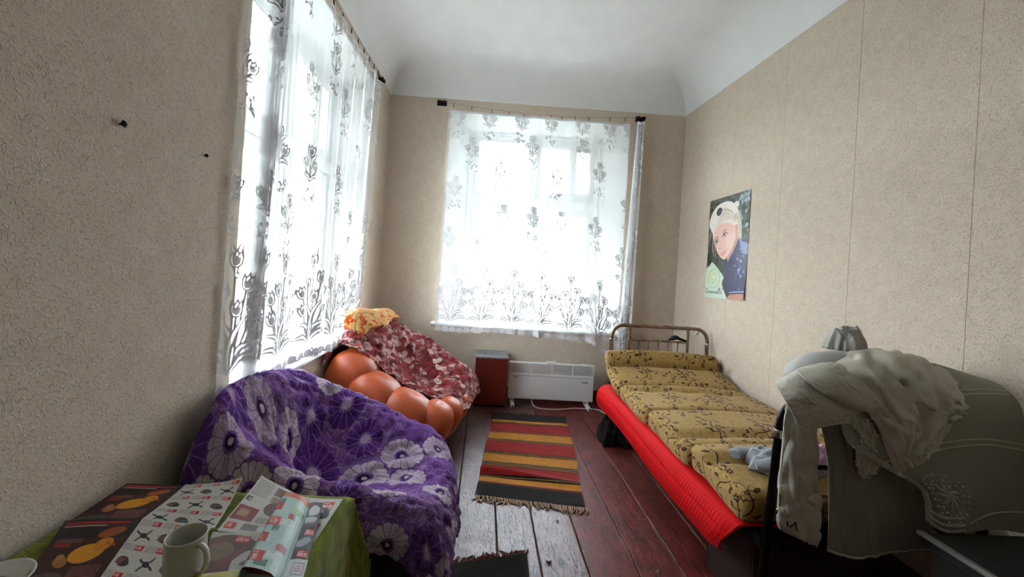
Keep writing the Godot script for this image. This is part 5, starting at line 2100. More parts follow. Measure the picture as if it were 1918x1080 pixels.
func make_rug(c: Array, kind: int, rows: int, cols: int, label: String, fold: float, near_fringe: bool) -> void:
	var P := PackedVector3Array()
	var uv := PackedVector2Array()
	var ns := FastNoiseLite.new()
	ns.seed = 7 + kind
	ns.frequency = 2.5
	for r in rows:
		for k in cols:
			var u := float(k) / (cols - 1)
			var v := float(r) / (rows - 1)
			var q: Vector3 = (c[0] as Vector3).lerp(c[1], u).lerp((c[3] as Vector3).lerp(c[2], u), v)
			var w := ns.get_noise_2d(u * 0.7, v * 1.4)
			q.y = 0.007 + 0.004 * (w + 0.5)
			if fold > 0.0:
				var line := 0.785 + 0.045 * u    # a ruck running across
				q.y += fold * exp(-pow((v - line) / 0.022, 2.0)) * (0.25 + 0.75 * exp(-pow((u - 0.25) / 0.5, 2.0)))
				q.x += 0.010 * sin(v * 9.0) * (0.5 - u) + 0.006 * sin(v * 5.0)
			P.append(q)
			uv.append(Vector2(u, v))
	var g := Geo.new()
	g.sheet(P, rows, cols, 0.005, uv)
	var m := cloth_mat("rug weave %d" % kind, Color(1, 1, 1), rug_tex(kind), 1.0, 0.95)
	m.normal_enabled = true
	m.normal_texture = weave()
	m.normal_scale = 0.8
	var o := thing("rug", label, "rug", ((c[0] + c[2]) * 0.5) as Vector3)
	put("pile", g.mesh(), m, o)
	var yarn := cloth_mat("fringe yarn", Color(0.60, 0.50, 0.42))
	var yarn_red := cloth_mat("reddish yarn", Color(0.34, 0.17, 0.14))
	var far := []
	var near := []
	for k in cols:
		far.append(P[k])
		near.append(P[(rows - 1) * cols + k])
	g = Geo.new()
	fringe(g, far, Vector3(0, 0, -1), 46, 0.05, 31 + kind)
	tag(put("fringe", g.mesh(), yarn_red, o), "", "", "", "stuff")
	if near_fringe:
		g = Geo.new()
		fringe(g, near, Vector3(0.12, 0, 1), 74, 0.062, 41 + kind)
		tag(put("fringe", g.mesh(), yarn, o), "", "", "", "stuff")


func build_floor_things() -> void:
	make_rug([Vector3(0.165, 0, -3.665), Vector3(0.868, 0, -3.645), Vector3(0.706, 0, -2.29), Vector3(0.034, 0, -2.375)], 0, 90, 36, "striped red and gold woven rug with fringes in the middle of the floor", 0.036, true)
	make_rug([Vector3(-0.125, 0, -1.815), Vector3(0.30, 0, -1.905), Vector3(0.285, 0, -0.85), Vector3(-0.20, 0, -0.80)], 1, 50, 30, "dark brown woven rug with ragged reddish fringe nearest the viewer", 0.0, false)

	# narrow reddish cabinet with a grey top
	var red := mat("red brown veneer", Color(0.40, 0.115, 0.06), 0.45)
	var rt := Paint.new(256, 512, Color(1, 1, 1))
	rt.wrap = true
	rt.mottle(0.10, 0.02, 111, 4)
	for k in 120:
		var x := rng.randf() * 256
		var yy := rng.randf() * 512
		rt.stroke([Vector2(x, yy), Vector2(x + rng.randf_range(-3, 3), yy + rng.randf_range(30, 120))], 1.5, Color(0.82, 0.80, 0.80), true)
	red.albedo_texture = rt.done()
	red.uv1_scale = Vector3(3, 2, 1)
	var t := thing("cabinet", "narrow red-brown wooden cabinet with worn grey top beside the heater", "cabinet", Vector3(0.14, 0, -3.97))
	put("side_panel", box_mesh(Vector3(-0.012, 0.255, -3.98), Vector3(0.018, 0.46, 0.27), 0.003), red, t)
	put("side_panel", box_mesh(Vector3(0.287, 0.255, -3.98), Vector3(0.018, 0.46, 0.27), 0.003), red, t)
	put("front_panel", box_mesh(Vector3(0.1375, 0.255, -3.84), Vector3(0.325, 0.46, 0.016), 0.004), red, t)
	put("back_panel", box_mesh(Vector3(0.1375, 0.255, -4.112), Vector3(0.28, 0.46, 0.01), 0.002), red, t)
	put("plinth", box_mesh(Vector3(0.1375, 0.0125, -3.975), Vector3(0.30, 0.025, 0.25), 0.003), mat("dark red wood", Color(0.14, 0.04, 0.03), 0.6), t)
	var gt := mat("worn grey laminate", Color(0.56, 0.58, 0.58), 0.3)
	var gp := Paint.new(256, 256, Color(0.92, 0.92, 0.92))
	gp.mottle(0.18, 0.04, 113, 4)
	for k in 30:
		gp.ell(Vector2(rng.randf() * 256, rng.randf() * 60), Vector2(rng.randf_range(4, 16), rng.randf_range(2, 7)), rng.randf() * 3, Color(0.42, 0.38, 0.33), 8)
	gt.albedo_texture = gp.done()
	gt.uv1_scale = Vector3(3, 3, 1)
	put("top_board", box_mesh(Vector3(0.1375, 0.495, -3.977), Vector3(0.335, 0.018, 0.30), 0.004), gt, t)

	# convector heater
	var enamel := mat("white enamel", Color(0.92, 0.92, 0.91), 0.35)
	var grey := mat("grey plastic", Color(0.45, 0.45, 0.46), 0.6)
	t = thing("convector_heater", "white flat convector heater with slotted top standing under the end window", "heater", Vector3(0.765, 0, -3.95))
	var x0 := 0.322
	var x1 := 1.208
	var g := Geo.new()
	rounded(g, Vector3((x0 + x1) * 0.5, 0.197, -3.965), Vector3(x1 - x0, 0.268, 0.060), 0.012, Vector3i(6, 4, 2), flat_bump)
	g.box(Vector3((x0 + x1) * 0.5, 0.380, -3.990), Vector3(x1 - x0 - 0.004, 0.11, 0.010), 0.002)
	g.box(Vector3((x0 + x1) * 0.5, 0.431, -3.965), Vector3(x1 - x0, 0.012, 0.060), 0.005)
	for k in 5:   # uprights between the four open fields
		g.box(Vector3(lerpf(x0 + 0.010, x1 - 0.010, k / 4.0), 0.378, -3.965), Vector3(0.020, 0.10, 0.058), 0.003)
	var body := put("body", g.mesh(), enamel, t)
	for b in 4:   # slats with open gaps into the case
		var a0 := lerpf(x0 + 0.010, x1 - 0.010, b / 4.0)
		for k in 7:
			put("vent_slat", box_mesh(Vector3(a0 + 0.1085, 0.4185 - k * 0.0132, -3.942), Vector3(0.199, 0.0075, 0.012), 0.0015), enamel, body)
	put("groove", box_mesh(Vector3((x0 + x1) * 0.5, 0.305, -3.9345), Vector3(x1 - x0 - 0.05, 0.003, 0.003), 0.0008), grey, body)
	put("control_box", box_mesh(Vector3(0.757, 0.4405, -3.97), Vector3(0.105, 0.022, 0.05), 0.005), enamel, t)
	g = Geo.new()
	rounded(g, Vector3(1.09, 0.4385, -3.97), Vector3(0.03, 0.010, 0.025), 0.003, Vector3i(2, 1, 2), flat_bump)
	put("switch", g.mesh(), enamel, t)
	# small maker's mark and model mark
	g = Geo.new()
	for k in 6:
		g.box(Vector3(0.378 + k * 0.0088, 0.288 + (0.003 if k == 0 else 0.0), -3.9345), Vector3(0.0062, 0.008 if k else 0.014, 0.0012), 0.0003)
	tag(put("maker_mark", g.mesh(), mat("dark red print", Color(0.20, 0.04, 0.04), 0.5), body), "", "", "", "stuff")
	g = Geo.new()
	for k in 5:
		g.box(Vector3(1.085 + k * 0.014, 0.262, -3.9345), Vector3(0.010, 0.014, 0.0012), 0.0003)
	tag(put("model_mark", g.mesh(), mat("grey print", Color(0.42, 0.42, 0.45), 0.5), body), "", "", "", "stuff")
	for x in [0.372, 1.152]:
		g = Geo.new()
		g.box(Vector3(x, 0.05, -3.965), Vector3(0.03, 0.04, 0.03), 0.003)
		rounded(g, Vector3(x, 0.017, -3.95), Vector3(0.040, 0.034, 0.20), 0.012, Vector3i(2, 2, 4), flat_bump)
		var ft := put("foot", g.mesh(), enamel, t)
		g = Geo.new()
		g.lathe([Vector2(0, 0), Vector2(0.010, 0.0), Vector2(0.010, 0.002), Vector2(0, 0.002)], Vector3(x, 0.018, -3.8505), 14, Vector3(0, 0, 1))
		put("castor_hole", g.mesh(), grey, ft)
	g = Geo.new()
	g.tube(curve([Vector3(0.57, 0.075, -3.96), Vector3(0.585, 0.02, -3.90), Vector3(0.64, 0.005, -3.86), Vector3(0.76, 0.005, -3.845), Vector3(0.90, 0.005, -3.87), Vector3(1.02, 0.005, -3.91), Vector3(1.24, 0.005, -3.90), Vector3(1.29, 0.005, -3.83), Vector3(1.31, 0.005, -3.79)], 7), 0.0038, 8)
	put("cable", g.mesh(), enamel, t)

	# small litter on the boards
	var scrap := mat("paper scrap", Color(0.70, 0.66, 0.62), 0.9)
	var items := [[0.405, -1.87, 0.014, "torn scrap of paper lying on the worn boards before the dark rug"], [0.505, -2.17, 0.007, "tiny white paper crumb on the boards just before the striped rug"], [0.93, -1.83, 0.008, "pale paint flake on the red boards beside the bed"]]
	for k in items.size():
		var q: Array = items[k]
		single("scrap", heap(Vector3(q[0], 0.001, q[1]), q[2] * 0.8, q[2] * 0.5, 0.0035, 40 + k, 0.7), scrap, q[3], "scrap")


# ================================================================ lace curtains
func tulip(p: Paint, c: Vector2, s: float, rot: float, mid: Color, dense: Color, clear: Color) -> void:
	var cup := [Vector2(-0.46, -0.12), Vector2(-0.36, -0.5), Vector2(-0.16, -0.3), Vector2(0.0, -0.58), Vector2(0.16, -0.3), Vector2(0.36, -0.5), Vector2(0.46, -0.12), Vector2(0.38, 0.28), Vector2(0.14, 0.5), Vector2(-0.14, 0.5), Vector2(-0.38, 0.28)]
	for k in 3:
		var sc: float = [1.0, 0.70, 0.52][k]
		var q := PackedVector2Array()
		for v in cup:
			q.append(c + ((v as Vector2) * sc + Vector2(0, 0.06 * k)).rotated(rot) * s)
		p.poly(q, [dense, clear, mid][k])
	var d := []
	for k in 6:
		d.append(c + Vector2(-0.30 + 0.1 * k, -0.34 + 0.75 * pow(absf(k - 2.5) / 2.5 - 1.0, 2) * 0.9).rotated(rot) * s)
	p.stroke(d, s * 0.10, dense)


func lace_leaf(p: Paint, a: Vector2, b: Vector2, bend: float, wid: float, dense: Color, inner: Color) -> void:
	var pts := []
	var n := (b - a).orthogonal() * bend
	for k in 9:
		var f := k / 8.0
		pts.append(a.lerp(b, f) + n * sin(PI * f))
	p.stroke(pts, wid, dense, true)
	p.stroke(pts, wid * 0.36, inner, true)


func lace() -> ImageTexture:
	if texs.has("lace"):
		return texs["lace"]
	var r := RandomNumberGenerator.new()
	r.seed = 21
	var clear := Color(1, 1, 1, 0.36)
	var mid := Color(0.97, 0.97, 0.97, 0.985)
	var dense := Color(0.93, 0.93, 0.93, 1.0)
	var W := 2048
	var H := 2440
	var p := Paint.new(W, H, clear, true)
	p.wrap = true
	var ppm := W / 1.95
	# bouquets: x, height from the hem in metres, scale
	var small := [[0.11, 2.27], [0.45, 2.27], [0.80, 2.27], [1.15, 2.27], [1.50, 2.27], [1.82, 2.27], [0.12, 1.52], [1.72, 1.78], [0.09, 0.98], [0.66, 1.24], [0.99, 1.24], [1.32, 1.22], [1.70, 1.2], [1.12, 0.90], [0.45, 0.95], [0.60, 1.72], [1.25, 1.70], [0.93, 2.0], [0.28, 1.93], [1.52, 2.0]]
	for b in small:
		var c := Vector2(b[0] * ppm, H - b[1] * ppm)
		var s := 0.15 * ppm
		var base := c + Vector2(0, s * 0.72)
		for q in [Vector2(-0.32, -0.02), Vector2(0.30, 0.08), Vector2(-0.02, -0.52)]:
			p.stroke([c + q * s + Vector2(0, 0.15 * s), (c + q * s).lerp(base, 0.6) + Vector2(-q.x * 12, 0), base], 13, dense)
		lace_leaf(p, base + Vector2(0, -8), c + Vector2(-0.48, 0.50) * s, -0.3, 30, dense, clear)
		lace_leaf(p, base + Vector2(0, -8), c + Vector2(0.5, 0.55) * s, 0.3, 30, dense, clear)
		lace_leaf(p, c + Vector2(0.05, 0.2) * s, c + Vector2(0.34, -0.48) * s, 0.2, 28, dense, clear)
		lace_leaf(p, c + Vector2(-0.05, 0.2) * s, c + Vector2(-0.34, -0.52) * s, -0.2, 16, mid, clear)
		for q in [[Vector2(-0.32, -0.04), -0.3], [Vector2(0.30, 0.06), 0.3], [Vector2(-0.02, -0.55), 0.02]]:
			tulip(p, c + q[0] * s, s * 0.46, q[1], mid, dense, clear)
		# a trail of tiny buds under each bouquet
		for k in 11:
			var q := base + Vector2(r.randf_range(-0.42, 0.42), r.randf_range(0.15, 0.85)) * s
			p.ell(q, Vector2(12, 6), r.randf() * TAU, dense, 8)
			p.ell(q + Vector2(r.randf_range(-16, 16), 12), Vector2(10, 5), r.randf() * TAU, mid, 8)
	# tall bunches along the hem
	for k in 6:
		var x := (0.16 + k * 0.325) * ppm
		var foot := Vector2(x, H - 0.10 * ppm)
		for q in [[-0.10, 0.22], [0.02, 0.30], [0.12, 0.21], [-0.055, 0.38], [0.07, 0.42], [0.0, 0.53], [-0.12, 0.33], [0.125, 0.33]]:
			var c := foot + Vector2(q[0], -q[1]) * ppm
			p.stroke([c, c.lerp(foot, 0.5) + Vector2(q[0] * 40, 0), foot], 13, dense)
		for q in [[-0.14, 0.13, -0.3], [0.15, 0.12, 0.3], [-0.07, 0.27, -0.15], [0.09, 0.28, 0.15], [0.02, 0.45, 0.1], [-0.16, 0.04, -0.2], [0.17, 0.05, 0.25], [-0.03, 0.60, -0.05], [0.03, 0.62, 0.05]]:
			var st := foot if q[1] < 0.4 else foot + Vector2(0, -0.45 * ppm)
			lace_leaf(p, st, foot + Vector2(q[0], -q[1]) * ppm, q[2], 40, dense, clear)
		for q in [[-0.10, 0.22, -0.4], [0.02, 0.30, 0.0], [0.12, 0.21, 0.4], [-0.055, 0.38, -0.2], [0.07, 0.42, 0.2], [0.0, 0.53, 0.0], [-0.12, 0.33, -0.4], [0.125, 0.33, 0.4]]:
			tulip(p, foot + Vector2(q[0], -q[1]) * ppm, 0.085 * ppm, q[2], mid, dense, clear)
	# woven selvedge at the hem and the heading
	p.wrap = false
	for k in 26:
		p.ell(Vector2((k + 0.5) * W / 26.0, H - 34), Vector2(38, 26), 0.0, mid, 16)
	p.rect(0, H - 26, W, 12, dense)
	p.rect(0, 0, W, 22, mid)
	texs["lace"] = p.done(true)
	return texs["lace"]


func lace_mat() -> StandardMaterial3D:
	var m := mat("lace", Color(0.96, 0.965, 0.97), 0.9)
	m.albedo_texture = lace()
	m.transparency = BaseMaterial3D.TRANSPARENCY_ALPHA
	m.cull_mode = BaseMaterial3D.CULL_DISABLED
	m.backlight_enabled = true
	m.backlight = Color(0.13, 0.13, 0.13)
	m.metallic_specular = 0.1
	return m


# a hanging cloth between a plan path at the top and one at the hem; u in metres of cloth along the path
func hang(top: Array, hem: Array, rows: int, u_off: float, full_h: float) -> ArrayMesh:
	var cols := top.size()
	var P := PackedVector3Array()
	var uv := PackedVector2Array()
	var run := PackedFloat32Array([0.0])
	for c in range(1, cols):
		run.append(run[c - 1] + 0.5 * ((top[c] as Vector3).distance_to(top[c - 1]) + (hem[c] as Vector3).distance_to(hem[c - 1])))
	for r in rows:
		var f := float(r) / (rows - 1)
		for c in cols:
			P.append((top[c] as Vector3).lerp(hem[c], f))
			uv.append(Vector2((u_off + run[c]) / 1.95, f * full_h))
	var g := Geo.new()
	g.grid(P, rows, cols, uv)
	return g.mesh()


func build_curtains() -> void:
	# far window: nearly flat, one bunch of folds right of the middle, loose cloth gathered beside it
	var top := []
	var hem := []
	var n := 190
	for k in n:
		var f := float(k) / (n - 1)
		var x := lerpf(-0.475, 1.475, f)
		var scallop := 0.008 * absf(sin(x * 9.0))
		var fold := exp(-pow((x - 0.56) / 0.16, 2.0))
		var fold2 := exp(-pow((x - 1.2) / 0.2, 2.0))
		var sag := 0.012 * sin(x * 3.3) + 0.006 * sin(x * 11.0)
		top.append(Vector3(x, 3.025 + scallop - 0.01 * f, -4.095 + 0.006 * sin(x * 31.0) + 0.004 * sin(x * 13.0)))
		var hy := 0.70 - 0.03 * smoothstep(0.35, 0.75, x) - 0.15 * smoothstep(1.1, 1.4, x)
		hem.append(Vector3(x + 0.016 * sin(x * 26.0) * fold, hy + sag * 0.8, -4.005 + 0.012 * sin(x * 21.0 + 0.6) + 0.03 * sin(x * 44.0) * fold + 0.016 * sin(x * 38.0) * fold2))
	single("lace_curtain", hang(top, hem, 40, 0.0, 1.0), lace_mat(), "sheer white tulip lace curtain hanging flat over the end wall window", "curtain")
	top = []
	hem = []
	n = 60
	for k in n:
		var f := float(k) / (n - 1)
		top.append(Vector3(lerpf(1.555, 1.625, f) + 0.012 * sin(f * 40.0), 3.05 - 0.03 * absf(sin(f * 8.0)), -4.085 + 0.03 * sin(f * 25.0)))
		hem.append(Vector3(lerpf(1.46, 1.60, f) + 0.018 * sin(f * 40.0 + 1.0), 0.42 + 0.05 * sin(f * 9.0), -4.05 + 0.045 * sin(f * 25.0 + 0.4)))
	single("gathered_curtain", hang(top, hem, 40, 0.3, 1.0), lace_mat(), "narrow gathered strip of lace hanging on bare wallpaper beside the headboard", "curtain")

	# near window: edge strip against the wall, deep folds pushed into the room, then soft waves
	top = []
	hem = []
	var plan := []
	var bends := [[1.665, -1.085], [1.695, -1.075], [1.72, -1.06], [1.75, -1.045], [1.775, -1.04]]
	for k in 4:   # four deep pleats pushed together
		var z := 1.782 + 0.022 * k
		bends.append_array([[z + 0.002, -0.99], [z + 0.004, -0.948 + 0.008 * (k % 2)], [z + 0.010, -0.938 + 0.008 * (k % 2)], [z + 0.015, -0.95 + 0.008 * (k % 2)], [z + 0.017, -0.99], [z + 0.019, -1.036]])
	bends.append([1.90, -1.045])
	for q in bends:
		plan.append(Vector3(q[1], 0, -q[0]))
	for k in range(1, 56):
		var z := 1.90 + k * (3.53 - 1.90) / 55.0
		var amp := 0.012 + 0.012 * smoothstep(2.9, 3.4, z)
		plan.append(Vector3(-1.042 + amp * sin(z * 27.0) + 0.6 * amp * sin(z * 61.0 + 1.0), 0, -z))
	plan = curve(plan, 4)
	for k in plan.size():
		var q: Vector3 = plan[k]
		var z := -q.z
		var f := smoothstep(1.6, 3.53, z)
		top.append(Vector3(lerpf(q.x, -1.05, 0.25), 3.015 + 0.008 * sin(z * 17.0), q.z))
		var hx := lerpf(-1.075 + 0.25 * (q.x + 1.04), maxf(q.x + 0.03, -1.035), smoothstep(2.3, 2.6, z))
		var pleat := maxf(0.0, q.x + 1.035) * (1.0 - smoothstep(1.9, 1.95, z))
		hem.append(Vector3(hx + 0.006 * sin(z * 40.0) - 0.10 * pleat, 0.785 + 0.012 * sin(z * 8.0), lerpf(q.z, q.z * 0.90, f) - 0.75 * pleat + 0.02))
	single("lace_curtain", hang(top, hem, 40, 0.1, 1.0), lace_mat(), "sheer white tulip lace curtain with deep grey folds, hanging behind the armchairs", "curtain")

	# wires, end brackets and clips
	var dark := mat("dark metal", Color(0.07, 0.06, 0.055), 0.45, 0.6)
	var wire := mat("wire", Color(0.45, 0.38, 0.30), 0.5, 0.4)
	for w in 2:
		var a := Vector3(-0.555, 3.115, ZB + 0.045) if w == 0 else Vector3(XL + 0.045, 3.125, -3.72)
		var b := Vector3(1.605, 3.10, ZB + 0.045) if w == 0 else Vector3(XL + 0.045, 3.12, -1.1)
		var along := (b - a).normalized()
		var out := Vector3(0, 0, 1) if w == 0 else Vector3(1, 0, 0)
		var t := thing("curtain_wire", ["thin sagging curtain wire between two dark brackets above the end window", "thin curtain wire with dark end bracket above the armchair window"][w], "curtain wire", a)
		var pts := []
		for k in 31:
			var f := k / 30.0
			pts.append(a.lerp(b, f) + Vector3(0, -0.055 * sin(PI * f), 0))
		var g := Geo.new()
		g.tube(pts, 0.0016, 6)
		put("wire", g.mesh(), wire, t)
		for e in 2:
			var c: Vector3 = [a, b][e]
			g = Geo.new()
			g.box(c - out * 0.042, Vector3(0.105, 0.058, 0.005) if w == 0 else Vector3(0.005, 0.058, 0.105), 0.002)
			for s in [-0.027, 0.027]:
				g.lathe([Vector2(0.0, 0.0), Vector2(0.019, 0.0), Vector2(0.019, 0.008), Vector2(0.011, 0.014), Vector2(0.011, 0.026), Vector2(0.019, 0.032), Vector2(0.019, 0.038), Vector2(0.0, 0.038)], c + along * s - out * 0.04, 16, out)
			g.tube([c - out * 0.006 - along * 0.03, c - out * 0.004 + along * 0.03], 0.004, 6)
			var br := put("bracket", g.mesh(), dark, t)
			for s in [-0.046, 0.046]:
				g = Geo.new()
				g.lathe([Vector2(0.0, 0.006), Vector2(0.004, 0.005), Vector2(0.006, 0.0)], c + along * s - out * 0.04, 10, out)
				put("screw", g.mesh(), mat("steel", Color(0.5, 0.48, 0.45), 0.35, 0.9), br)
		var spots := [0.06, 0.15, 0.25, 0.335, 0.41, 0.49, 0.545, 0.60, 0.665, 0.735, 0.84, 0.915] if w == 0 else [0.08, 0.13, 0.18, 0.235, 0.29, 0.345, 0.41, 0.47, 0.53, 0.60, 0.67, 0.74]
		var ordinal := ["first", "second", "third", "fourth", "fifth", "sixth", "seventh", "eighth", "ninth", "tenth", "eleventh", "twelfth"]
		for s in spots:
			var c := a.lerp(b, s) + Vector3(0, -0.055 * sin(PI * s), 0)
			var k := thing("curtain_clip", ["small dark clip on the end window curtain, %s from the bracket nearest the armchairs", "small dark clip on the armchair window curtain, %s from the bracket in the corner"][w] % ordinal[spots.find(s)], "curtain clip", c + Vector3(0, -0.04, 0), ["clips on the end window curtain", "clips on the armchair window curtain"][w])
			var ring := []
			for j in 10:
				ring.append(Vector3(0, 0.04, 0) + (Vector3.UP * cos(TAU * j / 10.0) + out * sin(TAU * j / 10.0)) * 0.006)
			g = Geo.new()
			g.tube(ring, 0.0013, 5, false, true)
			put("ring", g.mesh(), dark, k, true)
			g = Geo.new()
			for sd in [-1.0, 1.0]:
				g.bar(Vector3(0, 0.034, 0) + along * 0.001 * sd, Vector3(0, 0.0, 0) + along * 0.006 * sd, 0.004, 0.006, 0.001, out)
			put("jaw", g.mesh(), dark, k, true)


# ================================================================ poster, nails, socket
func portrait() -> ImageTexture:
	var W := 1000
	var H := 1620
	var r := RandomNumberGenerator.new()
	r.seed = 8
	var p := Paint.new(W, H, Color(0.13, 0.16, 0.11))
	var S := Vector2(W, H)
	# out of focus garden
	for k in 420:
		var q := Vector2(r.randf(), r.randf() * 0.75)
		var c := Color(0.10, 0.12, 0.08).lerp(Color(0.30, 0.36, 0.25), r.randf())
		if q.x > 0.6 and q.y < 0.45:
			c = c.lerp(Color(0.42, 0.50, 0.50), r.randf() * 0.8)
		if q.x < 0.2 and q.y > 0.3:
			c = c.lerp(Color(0.62, 0.62, 0.50), r.randf() * 0.35)
		p.ell(q * S, Vector2(r.randf_range(18, 60), r.randf_range(12, 40)), r.randf() * TAU, c, 12)
	for k in 24:
		p.ell(Vector2(r.randf_range(0.62, 0.98), r.randf_range(0.02, 0.34)) * S, Vector2(26, 34), 0.4, Color(0.50, 0.58, 0.58).lerp(Color(0.75, 0.82, 0.84), r.randf() * 0.5), 10)
	for k in 16:
		p.ell(Vector2(r.randf_range(0.0, 0.55), r.randf_range(0.01, 0.10)) * S, Vector2(44, 20), r.randf_range(-0.5, 0.5), Color(0.30, 0.32, 0.30), 12)
		p.ell(Vector2(r.randf_range(0.0, 0.5), r.randf_range(0.01, 0.12)) * S, Vector2(30, 16), r.randf_range(-0.5, 0.5), Color(0.06, 0.07, 0.06), 12)
	# shirt
	var navy := Color(0.10, 0.11, 0.30)
	_pp(p, [[0.50, 0.62], [0.62, 0.53], [0.76, 0.44], [0.90, 0.45], [1.0, 0.49], [1.0, 0.94], [0.66, 0.955], [0.55, 0.87], [0.47, 0.75]], navy)
	_pp(p, [[0.80, 0.45], [1.0, 0.49], [1.0, 0.58], [0.86, 0.56]], Color(0.50, 0.54, 0.72))
	for k in 60:
		var q := Vector2(r.randf_range(0.72, 0.98), r.randf_range(0.50, 0.92))
		if r.randf() < 0.55:
			q.x = 0.82 + 0.05 * sin(q.y * 30.0)
		p.ell(q * S, Vector2(r.randf_range(6, 26), r.randf_range(5, 18)), r.randf() * 3.0, [Color(0.62, 0.66, 0.80), Color(0.20, 0.24, 0.52), Color(0.16, 0.17, 0.42)][k % 3], 9)
	for k in 26:
		p.ell(Vector2(r.randf_range(0.5, 0.72), r.randf_range(0.62, 0.9)) * S, Vector2(40, 14), r.randf_range(1.0, 2.0), Color(0.07, 0.08, 0.22).lerp(Color(0.14, 0.16, 0.38), r.randf()), 10)
	p.stroke([Vector2(0.64, 0.938) * S, Vector2(0.8, 0.928) * S, Vector2(1.0, 0.925) * S], 11, Color(0.80, 0.82, 0.90))
	p.stroke([Vector2(0.55, 0.65) * S, Vector2(0.66, 0.56) * S, Vector2(0.74, 0.46) * S], 9, Color(0.75, 0.60, 0.62))
	_pp(p, [[0.66, 0.955], [1.0, 0.945], [1.0, 1.0], [0.60, 1.0]], Color(0.72, 0.50, 0.42))
	# neck and face
	_pp(p, [[0.52, 0.55], [0.78, 0.36], [0.76, 0.46], [0.60, 0.60], [0.54, 0.63]], Color(0.80, 0.60, 0.54))
	var skin := Color(0.91, 0.74, 0.68)
	_pp(p, [[0.15, 0.30], [0.24, 0.24], [0.42, 0.22], [0.62, 0.25], [0.72, 0.33], [0.72, 0.42], [0.64, 0.51], [0.53, 0.595], [0.46, 0.62], [0.38, 0.60], [0.28, 0.55], [0.20, 0.47], [0.15, 0.38]], skin)
	_pp(p, [[0.46, 0.40], [0.70, 0.36], [0.66, 0.48], [0.54, 0.58], [0.50, 0.50]], Color(0.93, 0.79, 0.73))
	_pp(p, [[0.16, 0.36], [0.22, 0.40], [0.24, 0.50], [0.34, 0.58], [0.26, 0.54], [0.18, 0.45]], Color(0.84, 0.64, 0.58))
	_pp(p, [[0.70, 0.31], [0.77, 0.30], [0.79, 0.35], [0.74, 0.40], [0.71, 0.39]], Color(0.86, 0.64, 0.57))
	# pale hair swept back
	var hair := Color(0.93, 0.90, 0.855)
	_pp(p, [[0.02, 0.20], [0.10, 0.12], [0.24, 0.065], [0.46, 0.05], [0.64, 0.09], [0.75, 0.17], [0.80, 0.27], [0.84, 0.40], [0.80, 0.42], [0.77, 0.31], [0.68, 0.30], [0.56, 0.27], [0.40, 0.255], [0.26, 0.275], [0.17, 0.33], [0.14, 0.42], [0.11, 0.34], [0.02, 0.27]], hair)
	for k in 70:
		var f := k / 69.0
		var a := Vector2(lerpf(0.14, 0.40, f), lerpf(0.30, 0.24, f))
		var b := Vector2(lerpf(0.40, 0.78, f), lerpf(0.07, 0.24, f))
		p.stroke([a * S, (a.lerp(b, 0.5) + Vector2(-0.02, -0.02)) * S, b * S], r.randf_range(2, 7), [Color(0.98, 0.965, 0.94), Color(0.78, 0.70, 0.61), Color(0.88, 0.83, 0.76)][k % 3], true)
	for k in 130:   # strands swept back from the forehead, some fallen loose over the hairline
		var f := r.randf()
		var a := Vector2(lerpf(0.13, 0.70, f), lerpf(0.34, 0.29, sin(f * PI * 0.5)) - 0.045 * sin(f * PI)) + Vector2(r.randf_range(-0.02, 0.02), r.randf_range(-0.03, 0.015))
		var b := Vector2(lerpf(0.30, 0.80, f), lerpf(0.07, 0.22, f)) + Vector2(r.randf_range(-0.05, 0.05), r.randf_range(-0.02, 0.03))
		p.stroke([a * S, (a.lerp(b, 0.35) + Vector2(-0.015, -0.012)) * S, (a.lerp(b, 0.7) + Vector2(-0.012, -0.014)) * S, b * S], r.randf_range(2, 8), [Color(0.99, 0.98, 0.95), Color(0.66, 0.57, 0.48), Color(0.90, 0.85, 0.78), Color(0.80, 0.73, 0.65)][k % 4], true)
	for k in 26:   # hair gathered behind the ear
		var f := k / 25.0
		p.stroke([Vector2(0.70 + 0.10 * f, 0.20) * S, Vector2(0.76 + 0.08 * f, 0.32) * S, Vector2(0.76 + 0.09 * f, 0.44 + 0.03 * f) * S], r.randf_range(4, 9), [Color(0.95, 0.92, 0.87), Color(0.72, 0.63, 0.54), Color(0.86, 0.80, 0.72)][k % 3], true)
	for k in 7:
		var x := 0.02 + 0.02 * k
		p.stroke([Vector2(0.22 - x, 0.22 + 0.012 * k) * S, Vector2(0.06, 0.25 + 0.03 * k) * S, Vector2(0.0, 0.28 + 0.03 * k) * S], 5, hair)
	p.stroke([Vector2(0.16, 0.36) * S, Vector2(0.13, 0.48) * S, Vector2(0.18, 0.58) * S], 8, hair)
	p.stroke([Vector2(0.20, 0.36) * S, Vector2(0.17, 0.44) * S, Vector2(0.24, 0.60) * S], 5, Color(0.98, 0.96, 0.92))
	p.ell(Vector2(0.70, 0.10) * S, Vector2(60, 44), 0.3, hair)
	# sunglasses pushed up
	p.ell(Vector2(0.27, 0.135) * S, Vector2(74, 62), -0.5, Color(0.10, 0.10, 0.13))
	p.ell(Vector2(0.28, 0.14) * S, Vector2(44, 34), -0.5, Color(0.30, 0.29, 0.35))
	p.stroke([Vector2(0.34, 0.12) * S, Vector2(0.48, 0.13) * S, Vector2(0.62, 0.17) * S], 7, Color(0.25, 0.22, 0.22))
